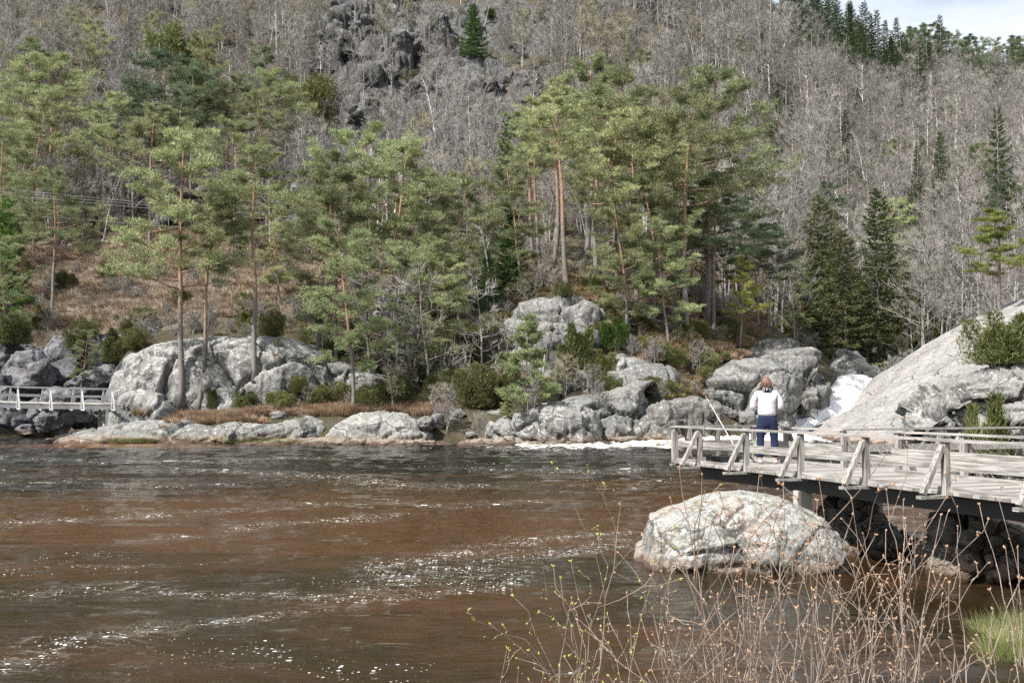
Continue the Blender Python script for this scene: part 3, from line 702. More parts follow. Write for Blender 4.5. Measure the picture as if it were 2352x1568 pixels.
# upper river behind the lip of the falls
g = Geo(); a = [P(1895, 864, 94), P(2022, 861, 94), P(2060, 858, 108), P(1900, 858, 108)]
g.add([tuple(v) for v in a], None, [(0, 1, 2, 3)])
m2 = NM('upper_water', .15, .5); m2.base(m2.mix(m2.ramp(m2.noise(m2.pos(), 2, 5, .7), .45, .6), (.05, .04, .025), (.7, .68, .62)))
ur = mobj('upper_river_water', g, m2.m); tag(ur, kind='structure')

# waterfall
A = sheet('waterfall', [
  [(1905,864,95),(1938,862,95),(1972,861,95),(2016,860,95)],
  [(1888,884,91),(1930,878,91),(1965,875,91),(2008,876,91.5)],
  [(1878,906,88),(1922,900,88),(1955,898,87.5),(1996,902,88.5)],
  [(1858,930,85),(1906,927,84.5),(1938,922,84),(1978,928,85)],
  [(1822,947,82),(1868,948,81.5),(1900,950,81),(1940,954,82)],
  [(1796,974,79),(1840,975,78.5),(1866,976,78),(1896,980,79)],
  [(1772,994,76.5),(1815,999,75.5),(1840,1002,74.5),(1862,1006,75)],
  [(1740,1014,73.5),(1780,1018,71.5),(1815,1021,70),(1850,1026,69)]], None, '', '', nu=110, nv=190)
for i in range(A.shape[0]):
    for j in range(A.shape[1]):
        q = Vector(A[i, j]); u = j / A.shape[1]; v = i / A.shape[0]
        n_ = noise.fractal(Vector((u * 11, v * 5, 1)), .8, 2.1, 5) * .10 + noise.fractal(q * 2.4, .7, 2, 3) * .07
        A[i, j, 2] += (n_ + .5 * math.sin(math.pi * u)) * (min(1, v * 5 + .25)); A[i, j, 1] -= n_ * .5
idx = np.arange(A.shape[0] * A.shape[1]).reshape(A.shape[:2])
Q = np.stack([idx[:-1, :-1], idx[:-1, 1:], idx[1:, 1:], idx[1:, :-1]], -1).reshape(-1, 4)
m3 = NM('white_water', .6, .25)
uvw = m3.N('CombineXYZ'); m3.L(m3.attr('across'), uvw.inputs[0]); m3.L(m3.attr('along'), uvw.inputs[1])
q_ = m3.noise(m3.mapv(uvw.outputs[0], (34, 7, 1)), 1.0, 7, .7, .8)
m3.base(m3.mix(m3.ramp(q_, .34, .50), (.50, .47, .40), (.84, .85, .86))); m3.bump(q_, .5, .12)
me = new_mesh('waterfall', A.reshape(-1, 3), None, Q)
gu, gv = np.meshgrid(np.linspace(0, 1, A.shape[1]), np.linspace(0, 1, A.shape[0]))
for nm, a_ in (('across', gu), ('along', gv)):
    at = me.attributes.new(nm, 'FLOAT', 'POINT'); at.data.foreach_set('value', a_.astype(np.float32).ravel())
wf = mobj('waterfall', me, m3.m, smooth=True); tag(wf, kind='structure')
# drops thrown up along the chute
rng = np.random.default_rng(8); g = Geo(); nd = 4200
ii = (A.shape[0] - 1) * rng.random(nd) ** .8; jj = np.where(rng.random(nd) < .6, rng.random(nd) ** 3 * .35, rng.random(nd)) * (A.shape[1] - 1)
c_ = A[ii.astype(int), jj.astype(int)] + rng.normal(size=(nd, 3)) * np.array([.22, .3, .12]) + np.array([0, -.1, .22]) + np.stack([np.zeros(nd), np.zeros(nd), rng.exponential(.10, nd)], 1)
sz = rng.uniform(.006, .022, nd)[:, None, None]
tet = np.array([(1, 1, 1), (-1, -1, 1), (-1, 1, -1), (1, -1, -1)], float)
v_ = (c_[:, None, :] + tet[None] * sz).reshape(-1, 3); b_ = np.arange(nd)[:, None] * 4
g.add(v_, np.concatenate([b_ + np.array(t) for t in ((0, 1, 2), (0, 3, 1), (0, 2, 3), (1, 3, 2))]))
sp_ = mobj('spray', g, m3.m, smooth=True); tag(sp_, 'white drops of spray flying over the waterfall', 'spray', kind='stuff')
# ------------------------------------------------------------------ tree makers: each returns (trunk mesh, crown mesh, nominal height)
def polyline(rng, p0, d, L, n, wob, lift=0.0):
    pts = [np.array(p0, float)]; d = np.array(d, float); d /= np.linalg.norm(d)
    for i in range(n):
        d = d + rng.normal(size=3) * wob; d[2] += lift; d /= np.linalg.norm(d)
        pts.append(pts[-1] + d * L / n)
    return pts, d
def pad(g, rng, c, rx, rz, n, bl, bw, up=.5):
    """a cushion of needle tufts: n blades"""
    u = runit(rng, n); r = rng.random(n) ** .4
    p = u * r[:, None] * np.array([rx, rx, rz]) + c
    d = u * .7 + runit(rng, n) * .6; d[:, 2] += up; d /= np.linalg.norm(d, axis=1, keepdims=True)
    s = np.cross(d, runit(rng, n)); s /= np.linalg.norm(s, axis=1, keepdims=True)
    g.blades(p, d * (bl * rng.uniform(.6, 1.3, n))[:, None], s, bw)
def make_pine(seed, h=15, cs=.5, spread=3.4, nl=26, kind='old', dens=1.0, lean=0.02):
    rng = np.random.default_rng(seed); T = Geo(); C = Geo()
    pts, _ = polyline(rng, (0, 0, -.6), (rng.normal() * lean, rng.normal() * lean, 1), h * .97 + .6, 14, .035, .04)
    r0 = h * .0125; rad = [r0 * (1 - .82 * (i / 14) ** 1.1) for i in range(15)]; rad[0] *= 1.25
    T.tube(pts, rad, 8)
    P_ = np.array(pts)
    def at(t):
        f = t * 14; i = min(13, int(f)); return P_[i] * (1 - (f - i)) + P_[i + 1] * (f - i), rad[i]
    for k in range(nl):
        t = cs + (1 - cs) * (k + rng.random() * .8) / nl; t = min(t, .985)
        q, rr = at(t); u = (t - cs) / (1 - cs)
        if kind == 'old': prof = (.55 + .75 * math.sin(math.pi * min(1, .25 + u * .72))) * (1 - u ** 3 * .55)
        elif kind == 'young': prof = (1 - u) ** .8 * 1.15 + .12
        else: prof = .5 + .6 * math.sin(math.pi * (u * .8 + .12)) * (1 - u ** 4 * .4)
        L = spread * prof * rng.uniform(.55, 1.15)
        az = k * 2.4 + rng.random() * 1.2; el = rng.uniform(-.05, .35) + .5 * u ** 2
        d = (math.cos(az) * math.cos(el), math.sin(az) * math.cos(el), math.sin(el))
        lp, dd = polyline(rng, q, d, L, 5, .13, .03)
        T.tube(lp, [max(.012, rr * .42 * (1 - i / 5.5)) for i in range(6)], 4)
        ends = [(lp[5], .9), (lp[4], .8), (lp[3], .6)]
        for s_ in range(4 + int(L)):
            f = rng.uniform(.3, .95) * 5; i = int(f); b = lp[i] * (1 - f + i) + lp[min(5, i + 1)] * (f - i)
            sd = np.array(d) + rng.normal(size=3) * .75; sd[2] = abs(sd[2]) * .5 + .1
            sp, _ = polyline(rng, b, sd, L * rng.uniform(.22, .42), 3, .15, .08)
            T.tube(sp, [.018, .014, .01, .008], 3); ends += [(sp[3], .8), (sp[2], .55)]
        for e, sc in ends:
            s2 = sc * rng.uniform(.45, 1.1) * (.62 if kind == 'young' else .78) * (spread / 3.2) ** .5
            pad(C, rng, e + np.array([0, 0, .06]), s2 * .85, s2 * .24, int(92 * dens * sc), .22, .046, .5)
    # dead lower limbs
    for k in range(9 if cs > .3 else 3):
        t = rng.uniform(.15, cs + .1); q, rr = at(t); az = rng.random() * 6.28
        lp, _ = polyline(rng, q, (math.cos(az), math.sin(az), rng.uniform(-.25, .2)), rng.uniform(.5, 2.0), 4, .2, -.02)
        T.tube(lp, [.03, .022, .016, .01, .006], 3)
    return T.mesh('pine_trunk'), C.mesh('pine_crown'), h
def make_spruce(seed, h=16, w=2.6, dens=1.0, start=.06):
    rng = np.random.default_rng(seed); T = Geo(); C = Geo()
    pts, _ = polyline(rng, (0, 0, -.5), (0, 0, 1), h + .5, 10, .008)
    T.tube(pts, [h * .012 * (1 - .93 * i / 10) for i in range(11)], 6)
    z = start * h; k = 0
    while z < h * .985:
        u = z / h; L = w * (1 - u) ** .75 * rng.uniform(.6, 1.15) + .15
        if rng.random() < .1: L *= .5
        az = k * 2.39996 + rng.random() * .6; el = -.30 + .75 * u + rng.normal() * .1
        d = np.array([math.cos(az), math.sin(az), math.sin(el)])
        n = int(46 * L * dens) + 10
        s = rng.random(n) ** .8; side = np.array([-math.sin(az), math.cos(az), 0])
        sp = (rng.random(n) - .5) * 1.0 * (1 - s * .5) * L * .55
        base = np.array([0, 0, z]) + d * (s * L)[:, None] + side * sp[:, None]
        base[:, 2] += -.14 * L * np.sin(s * 3.0) + s ** 2 * .16 * L - np.abs(sp) * .22 + rng.normal(size=n) * .05
        dd = d * .6 + side * np.sign(sp)[:, None] * .5 + runit(rng, n) * .45; dd[:, 2] -= .35 * (1 - u)
        dd /= np.linalg.norm(dd, axis=1, keepdims=True)
        sd = np.cross(dd, runit(rng, n)); sd /= np.linalg.norm(sd, axis=1, keepdims=True)
        C.blades(base, dd * rng.uniform(.22, .48, n)[:, None], sd, .085)
        z += h * .0085 * rng.uniform(.6, 1.4) ; k += 1
    return T.mesh('spruce_trunk'), C.mesh('spruce_crown'), h
def make_bare(seed, h=11, w=2.6, nb=16, upward=.9, twigs=1.0, multi=1, lw=.026, cs=.3):
    """leafless tree: trunk and limbs, and a crown of fine twigs"""
    rng = np.random.default_rng(seed); T = Geo(); C = Geo()
    for mm in range(multi):
        b = rng.normal(size=2) * (.25 if multi > 1 else 0)
        tilt = .16 if multi > 1 else .05
        n = 10; pts, _ = polyline(rng, (b[0], b[1], -.5), (rng.normal() * tilt, rng.normal() * tilt, 1), h * rng.uniform(.85, 1), n, .05, .06)
        r0 = h * .0115; T.tube(pts, [r0 * (1 - .85 * i / n) for i in range(n + 1)], 5)
        Pt = np.array(pts)
        for k in range(nb):
            t = cs + (1 - cs) * (k + rng.random()) / nb; t = min(t, .97); f = t * n; i = min(n - 1, int(f)); q = Pt[i] * (1 - f + i) + Pt[i + 1] * (f - i)
            az = k * 2.4 + rng.random(); el = upward * rng.uniform(.55, 1.15); L = w * (1.15 - .75 * (t - cs) / (1 - cs)) * rng.uniform(.6, 1.2)
            d = (math.cos(az) * math.cos(el), math.sin(az) * math.cos(el), math.sin(el))
            lp, _ = polyline(rng, q, d, L, 4, .13, .05)
            T.tube(lp, [r0 * .42, r0 * .33, r0 * .23, r0 * .15, .008], 3)
            lp = np.array(lp)
            for s_ in range(5):
                f = rng.uniform(.8, 3.9); i = int(f); bq = lp[i] * (1 - f + i) + lp[i + 1] * (f - i)
                dd = np.array(d) + rng.normal(size=3) * .5; dd[2] += .25
                sp, _ = polyline(rng, bq, dd, L * rng.uniform(.25, .5), 2, .15, .08); sp = np.array(sp)
                T.tube(sp, [.022, .016, .008], 3)
                m_ = max(2, int(9 * twigs)); ff = rng.random(m_) * 2; ii = np.minimum(1, ff.astype(int))
                base = sp[ii] * (1 - ff + ii)[:, None] + sp[ii + 1] * (ff - ii)[:, None]
                tv = np.array(dd) / np.linalg.norm(dd) * .8 + runit(rng, m_) * .75; tv[:, 2] += .35; tv /= np.linalg.norm(tv, axis=1, keepdims=True)
                sd = np.cross(tv, runit(rng, m_)); sd /= np.linalg.norm(sd, axis=1, keepdims=True)
                L3 = rng.uniform(.35, .95, m_) * (h / 11) ** .5
                C.blades(base, tv * L3[:, None], sd, lw)
                # forked tips
                tip = base + tv * (L3 * .5)[:, None]; t2 = tv + runit(rng, m_) * .6; t2 /= np.linalg.norm(t2, axis=1, keepdims=True)
                C.blades(tip, t2 * (L3 * .55)[:, None], sd, lw * .8)
    return T.mesh('bare_trunk'), C.mesh('bare_twigs'), h
def make_bush(seed, h=2.2, w=1.6, n=5200, cols=9, upright=.8, bl=.16, bw=.035, stems=8):
    """needle bush made of upright plumes"""
    rng = np.random.default_rng(seed); T = Geo(); C = Geo()
    for k in range(cols):
        a = rng.random() * 6.28; r = (rng.random() ** .5) * w * .36; c = np.array([math.cos(a) * r, math.sin(a) * r, 0])
        hh = h * rng.uniform(.55, 1.0) * (1 - .35 * r / (w * .5)); m_ = int(n / cols)
        t = rng.random(m_) ** .85; ang = rng.random(m_) * 6.28; rr = w * .24 * np.sqrt(rng.random(m_)) * (1.15 - t) ** .6
        lump = 1 + .3 * np.sin(ang * 3 + t * 9 + k)
        base = c + np.stack([np.cos(ang) * rr * lump, np.sin(ang) * rr * lump, t * hh], 1) + np.outer(t, c * .45)
        d = np.stack([np.cos(ang) * .55, np.sin(ang) * .55, np.full(m_, upright)], 1) + runit(rng, m_) * .55
        d /= np.linalg.norm(d, axis=1, keepdims=True)
        s = np.cross(d, runit(rng, m_)); s /= np.linalg.norm(s, axis=1, keepdims=True)
        C.blades(base, d * (bl * rng.uniform(.6, 1.4, m_))[:, None], s, bw)
        T.tube([(c[0] * .3, c[1] * .3, -.3), (c[0] * .7, c[1] * .7, hh * .4), (c[0] * 1.3, c[1] * 1.3, hh * .9)], [.035, .025, .01], 4)
    return T.mesh('bush_stems'), C.mesh('bush_foliage'), h

LIB = {}
def lib(key, fn, bark, leaf, **k):
    t, c, h = fn(**k); t.materials.append(M[bark]); c.materials.append(M[leaf]); LIB[key] = (t, c, h)
for s in range(3): lib('pine_old%d' % s, make_pine, 'pine_bark', 'pine_leaf', seed=11 + s, h=16, cs=.42 + .04 * s, spread=4.0, nl=24, kind='old', dens=1.2)
for s in range(2): lib('pine_tall%d' % s, make_pine, 'pine_bark', 'pine_leaf', seed=21 + s, h=19, cs=.66, spread=3.2, nl=20, kind='old', dens=1.2)
for s in range(3): lib('pine_mid%d' % s, make_pine, 'pine_bark', 'pine_leaf', seed=31 + s, h=13, cs=.22, spread=3.3, nl=27, kind='mid', dens=1.05)
for s in range(2): lib('pine_dark%d' % s, make_pine, 'pine_bark', 'pine_leaf_dark', seed=41 + s, h=14, cs=.48, spread=3.3, nl=24, kind='old', dens=1.1)
lib('pine_low', make_pine, 'pine_bark', 'pine_leaf', seed=46, h=13, cs=.10, spread=4.6, nl=34, kind='old', dens=1.2)
lib('pine_young0', make_pine, 'pine_bark', 'pine_leaf', seed=51, h=6, cs=.08, spread=1.7, nl=34, kind='young', dens=.7)
lib('pine_slim', make_pine, 'pine_bark', 'pine_leaf_yellow', seed=53, h=10, cs=.35, spread=2.1, nl=24, kind='young', dens=.8)
for s in range(3): lib('spruce%d' % s, make_spruce, 'grey_bark', 'spruce_leaf', seed=61 + s, h=16, w=2.5 + .5 * s, dens=1.0)
lib('spruce_wide', make_spruce, 'grey_bark', 'spruce_bright', seed=67, h=12, w=3.6, dens=1.6)
lib('spruce_olive', make_spruce, 'grey_bark', 'spruce_olive', seed=68, h=15, w=3.4, dens=1.3)
lib('spruce_slim', make_spruce, 'grey_bark', 'spruce_leaf', seed=69, h=16, w=1.5, dens=.9)
for s in range(5): lib('bare%d' % s, make_bare, 'grey_bark', 'twig', seed=71 + s, h=11, w=3.4 + .2 * (s % 3), nb=17, upward=.55 + .1 * s, twigs=1.3)
lib('bare_multi', make_bare, 'grey_bark', 'twig', seed=81, h=9, w=2.2, nb=10, upward=1.0, twigs=1.1, multi=4)
lib('bare_olive', make_bare, 'grey_bark', 'twig_olive', seed=82, h=8, w=2.2, nb=14, upward=.9, twigs=1.3, multi=2)
lib('birch0', make_bare, 'birch_bark', 'twig_brown', seed=83, h=12, w=2.0, nb=16, upward=.95, twigs=1.0)
lib('birch1', make_bare, 'birch_bark', 'twig_brown', seed=84, h=12, w=1.7, nb=14, upward=1.05, twigs=1.0, cs=.45)
lib('snag', make_bare, 'grey_bark', 'twig', seed=85, h=9, w=2.6, nb=22, upward=.25, twigs=.9, cs=.12)
lib('snag1', make_bare, 'grey_bark', 'twig', seed=86, h=9, w=2.4, nb=24, upward=.35, twigs=.8, cs=.05)
lib('shrub0', make_bare, 'grey_bark', 'twig_brown', seed=87, h=3, w=1.2, nb=8, upward=1.0, twigs=.8, multi=5, lw=.014, cs=.2)
lib('shrub1', make_bare, 'grey_bark', 'twig', seed=88, h=2.5, w=1.2, nb=7, upward=.9, twigs=.8, multi=4, lw=.014, cs=.2)
lib('shrub2', make_bare, 'grey_bark', 'twig_olive', seed=89, h=2.5, w=1.2, nb=8, upward=.9, twigs=1.2, multi=5, lw=.02, cs=.15)
lib('juniper0', make_bush, 'dark_bark', 'juniper_leaf', seed=91, h=2.6, w=2.2, n=14000, cols=13)
lib('juniper1', make_bush, 'dark_bark', 'juniper_leaf', seed=92, h=2.4, w=1.0, n=7000, cols=5, upright=1.2)
lib('juniper2', make_bush, 'dark_bark', 'juniper_leaf', seed=93, h=2.0, w=2.6, n=12000, cols=14, upright=.5)
lib('juniper_green', make_bush, 'dark_bark', 'spruce_bright', seed=94, h=2.4, w=1.7, n=11000, cols=9, upright=.7)

def onrock(p):
    h = TREE.ray_cast(Vector((p.x, p.y, p.z + 2.0)), Vector((0, 0, -1)), 6)
    return h[2] is not None and h[2] >= len(hill.data.polygons)
_rr = random.Random(5)
def place(key, x, y, z, h, name, label, cat, group=None, wide=1.0, rz=None, parts=('trunk', 'crown'), leaf=None):
    t, c, h0 = LIB[key]; s = h / h0
    e = empty(name, (x, y, z), label, cat, group, rz=_rr.random() * 6.28 if rz is None else rz, sc=(s * wide, s * wide, s))
    for pn, me in zip(parts, (t, c)):
        link(bpy.data.objects.new(pn, me), e)
    return e
def stand(key, px, pb, pt, name, label, cat, group=None, d=None, wide=1.0, dmin=None, **k):
    """foot at picture (px, pb) on the ground, top at height pt; d gives the distance when the foot is hidden"""
    if d is not None:
        x = (px - 1176) / F / CP * d; z = down(x, d); p = Vector((x, d, z if z is not None else ground(x, d)))
    else:
        p = hit(px, pb)
        if p is None or (dmin and p.y < dmin): return stand(key, px, pb, pt, name, label, cat, group, d=dmin or 80, wide=wide, **k)
    top = P(px, pt, p.y).z
    return place(key, p.x, p.y, p.z - .05, max(.5, top - p.z), name, label, cat, group, wide, **k)

# ---- the pines one can tell apart
G1 = 'Scots pines on the far bank'
PINES = [
 ('pine_old0', 418, 915, 298, None, 'big spreading pine with low limbs over the whitish outcrop, left of its leaning neighbour'),
 ('pine_tall0', 455, 935, 445, None, 'leaning pine with a bent dark trunk beside the biggest pine on the left shore'),
 ('pine_tall1', 585, 865, 330, None, 'slender pine with a long bare brown trunk rising from the whitish outcrop'),
 ('pine_old1', 118, 735, 398, None, 'pine with a bare middle trunk above the cove wall on the far left'),
 ('pine_mid0', 813, 940, 520, None, 'pine with a straight lower trunk standing in the heather strip at the shore'),
 ('pine_old2', 730, 800, 350, 77, 'pine left in the dense middle clump, behind the slender trunk'),
 ('pine_old1', 840, 740, 292, 82, 'tallest pine of the dense middle clump, with a pointed top'),
 ('pine_old0', 912, 700, 330, 80, 'pine in the middle clump with an orange upper trunk and broken crown'),
 ('pine_mid1', 985, 720, 400, 83, 'bushy pine right of the orange trunked pine in the middle clump'),
 ('pine_mid2', 1055, 690, 425, 82, 'last pine at the right end of the dense middle clump'),
 ('pine_mid1', 770, 780, 430, 76, 'dense pine between the left and tallest pines of the middle clump'),
 ('pine_mid0', 950, 780, 560, 74, 'small pine with many dead twigs below the middle clump'),
 ('pine_mid1', 1010, 760, 600, 74, 'small pine above the bare tree in the middle of the far bank'),
 ('pine_tall0', 1304, 675, 215, None, 'pine with the long orange trunk rooted right on the domed rock'),
 ('pine_tall1', 1343, 622, 132, None, 'tallest pine on the knoll, its slim orange trunk right of the domed rock pine'),
 ('pine_tall0', 1268, 640, 185, None, 'thick grey trunked pine left of the pine on the domed rock'),
 ('pine_tall1', 1246, 637, 260, None, 'thin pine second from the left in the row of trunks on the knoll'),
 ('pine_tall0', 1228, 612, 250, None, 'leftmost thick trunk in the row on the knoll, crown reaching left'),
 ('pine_old0', 1400, 650, 175, 84, 'wide forked pine with orange limbs in the centre of the knoll group'),
 ('pine_tall0', 1372, 610, 200, 88, 'dark straight trunk behind the slim orange one on the knoll'),
 ('pine_tall1', 1418, 620, 230, 90, 'far dark trunk at the back of the knoll group'),
 ('pine_old1', 1465, 690, 255, 80, 'spreading pine right of the forked pine on the knoll'),
 ('pine_mid0', 1440, 715, 465, 76, 'low branching pine hanging over the shaded heather rock'),
 ('pine_mid2', 1500, 715, 400, 78, 'middle sized pine at the right half of the knoll'),
 ('pine_old2', 1580, 705, 232, 80, 'pine with the bright orange upper trunk at the right of the knoll'),
 ('pine_old0', 1625, 700, 180, 86, 'pine with a bent leaning top sticking out above the others on the right'),
 ('pine_mid1', 1535, 725, 520, 76, 'short pine in front of the bright orange trunk'),
 ('pine_dark0', 1640, 730, 400, 84, 'dark pine on the right edge of the knoll group'),
 ('pine_dark1', 1590, 700, 470, 90, 'dark pine filling the gap behind the bright orange trunk'),
 ('pine_mid1', 1200, 650, 385, 88, 'pine at the left edge of the knoll group'),
 ('pine_mid2', 1530, 690, 300, 88, 'tall bushy pine behind the middle of the knoll group'),
 ('pine_slim', 1700, 800, 585, None, 'slim light green young pine on the crest behind the great rounded rock'),
 ('pine_dark0', 1742, 792, 490, 95, 'dark crooked pine right of the slim light green one'),
 ('pine_dark1', 1764, 790, 520, 97, 'dark pine with a leaning trunk before the spruces'),
 ('pine_dark1', 1665, 770, 560, 90, 'dark lower pine left of the slim light green one'),
 ('pine_slim', 2297, 712, 478, None, 'yellowish young pine on top of the granite slab at the right'),
 ('pine_young0', 1208, 945, 722, None, 'bushy young pine between the junipers and the big square boulder'),
 ('pine_young0', 1165, 975, 900, None, 'smallest bright green young pine above the leaning boulder'),
 ('pine_low', 1270, 905, 850, None, 'flat spreading little pine above the big square boulder'),
 ('pine_mid2', 185, 905, 760, None, 'small dark pine growing on the shaded cove wall'),
 ('pine_slim', 2135, 985, 900, None, 'thin sickly pine sapling before the granite slab'),
 ('pine_mid0', 1095, 640, 470, 90, 'pine behind the bare white snag in the centre'),
 ('pine_mid2', 640, 700, 480, 92, 'pine behind the slender trunk left of the middle clump'),
 ('pine_mid1', 20, 720, 560, 92, 'broad low pine at the left border above the cove'),
]
for i, (k, px, pb, pt, d, l) in enumerate(PINES):
    stand(k, px, pb, pt, 'pine_tree', l, 'pine tree', G1, d=d, dmin=62, wide=1.7 if px == 2297 else 1.12 if px > 1150 and 'young' not in k and 'slim' not in k else 1.0)
G2 = 'pines high on the left slope'
for i, (k, px, pt, d, l) in enumerate([
  ('pine_old1', 110, 128, 128, 'pine with a pale forked trunk high on the left slope'), ('pine_mid0', 35, 185, 132, 'light crowned pine at the left border of the slope'),
  ('pine_old1', 250, 215, 125, 'pine at the left edge of the dark clump on the left slope'), ('pine_dark0', 300, 190, 128, 'second pine from the left in the dark clump on the slope'),
  ('pine_dark1', 365, 122, 132, 'topmost dark pine of the clump on the left slope'), ('pine_dark0', 395, 150, 128, 'dark pine right of the topmost one of the clump'),
  ('pine_dark1', 432, 150, 126, 'darkest pine in the middle of the clump on the slope'), ('pine_dark0', 462, 175, 130, 'dark pine at the right half of the clump on the slope'),
  ('pine_old2', 515, 180, 128, 'greener pine closing the dark clump on the right'), ('pine_old1', 340, 240, 118, 'pine in front of the topmost dark pine on the slope'),
  ('pine_mid1', 600, 215, 126, 'lone pine between the dark clump and the grey trees'), ('pine_old2', 640, 165, 136, 'high pine standing alone right of the dark clump'),
  ('pine_mid2', 75, 250, 120, 'pine below the pale forked trunk on the left slope'), ('pine_mid1', 10, 300, 112, 'pine cut by the left border under the power lines'),
  ('pine_mid0', 530, 300, 112, 'sparse pine beside the white birch on the scree'), ('pine_mid1', 1330, 90, 200, 'pale pine on the slope above the tallest knoll pine'),
  ('pine_mid2', 1500, 60, 205, 'light pine high above the knoll group'), ('pine_old0', 1410, 45, 225, 'far pine near the top of the photo above the knoll'),
  ('pine_mid0', 1470, 130, 175, 'green pine on the slope just above the forked pine'), ('pine_mid1', 1660, 60, 220, 'far pine left of the skyline spruces')]):
    stand(k, px, 0, pt, 'pine_tree', l, 'pine tree', G2, d=d)
# ---- spruces
G3 = 'spruces on the slopes'
for k, px, pb, pt, d, l, wd in [
  ('spruce_wide', 1085, 165, 8, 181, 'big dark green spruce alone among the cliffs at the top of the photo', 1.15),
  ('spruce_slim', 1160, 0, 272, 96, 'slim spruce poking up left of the knoll pines', .9),
  ('spruce_wide', 1172, 0, 490, 89, 'bright green spruce behind the white snag on the knoll', 1.0),
  ('spruce_wide', 8, 0, 455, 100, 'bright green spruce cut by the left border', .9),
  ('spruce_olive', 1890, 0, 445, 106, 'tall olive spruce above the great rounded rock', 1.25), ('spruce_olive', 1940, 0, 520, 101, 'wide drooping spruce beside the tall olive one', 1.3),
  ('spruce_olive', 2022, 0, 428, 110, 'narrow dark spruce right of the drooping pair', 1.0), ('spruce0', 1960, 0, 545, 114, 'small spruce between the drooping one and the narrow dark one', 1.0),
  ('spruce1', 2305, 0, 245, 170, 'tall spruce standing alone on the right slope', .9), ('spruce0', 2115, 0, 330, 175, 'thin spruce in the gully of the right slope', .8),
  ('spruce0', 2098, 0, 425, 150, 'lower spruce in the gully of the right slope', .8), ('spruce1', 1795, 0, 190, 215, 'dark spruce among grey trees left of the gully', .9),
  ('spruce0', 1855, 0, 230, 205, 'narrow green spruce in the grey trees of the right slope', .8), ('spruce0', 1895, 0, 205, 215, 'second narrow green spruce in the grey trees of the right slope', .8),
  ('spruce0', 2190, 0, 165, 290, 'dark spruce under the far right ridge', 1.0), ('spruce0', 2090, 0, 600, 125, 'short dark spruce in the grey birches above the slab', .9),
  ('spruce_wide', 1120, 0, 575, 84, 'shaded low spruce at the left foot of the knoll trunks', .9)]:
    stand(k, px, pb, pt, 'spruce_tree', l, 'spruce tree', G3, d=d, wide=wd)
ORD = ['first', 'second', 'third', 'fourth', 'fifth', 'sixth', 'seventh', 'eighth', 'ninth', 'tenth', 'eleventh', 'twelfth', 'thirteenth', 'fourteenth', 'fifteenth', 'sixteenth', 'seventeenth', 'eighteenth', 'nineteenth', 'twentieth']
def nth(i, n): return ORD[i] + ' from the left' if i < (n + 1) // 2 else ('rightmost' if i == n - 1 else ORD[n - 1 - i] + ' from the right')
# skyline spruces and pines
rg = random.Random(3)
for i, (px, pt) in enumerate([(1782,-6),(1803,0),(1838,-12),(1858,-20),(1880,-8),(1896,20),(1915,-4),(1932,8),(1945,30),(1966,10),(1983,35),(1998,2),(2013,30),(2028,22),(2048,45),(2062,70),(2074,40),(2090,75),(2108,90)]):
    stand('spruce%d' % (i % 2), px, 0, pt, 'spruce_tree', 'pointed dark spruce on the skyline, %s' % nth(i, 19), 'spruce tree', 'spruces along the skyline ridge', d=285 + rg.random() * 22, wide=1.2)
for i in range(34):
    px = 2090 + i * 9.3 + rg.uniform(-6, 6); d = rg.uniform(292, 342); x = (px - 1176) / F / CP * d
    k = rg.choice(['pine_dark0', 'pine_dark1', 'spruce0', 'spruce0', 'pine_mid1']); z = down(x, d)
    place(k, x, d, z - .2, rg.uniform(13, 22), 'spruce_tree' if k == 'spruce0' else 'pine_tree', 'far %s on the ridge at the right border, %s' % ('spruce' if k == 'spruce0' else 'pine', nth(i, 34)), 'spruce tree' if k == 'spruce0' else 'pine tree', 'conifers along the far right ridge')
for i in range(38):
    px = 1810 + i * 9.6 + rg.uniform(-20, 20); d = rg.uniform(258, 300); x = (px - 1176) / F / CP * d
    if px > 2160: d = rg.uniform(285, 300)
    z = down(x, d)
    place('spruce%d' % (i % 3), x, d, z - .2, rg.uniform(12, 19), 'spruce_tree', 'spruce in the belt below the skyline spruces, %s' % (nth(i, 38) if 19 < i or i > 26 or i < 20 else ''), 'spruce tree', 'spruces in the belt below the ridge', wide=1.2)
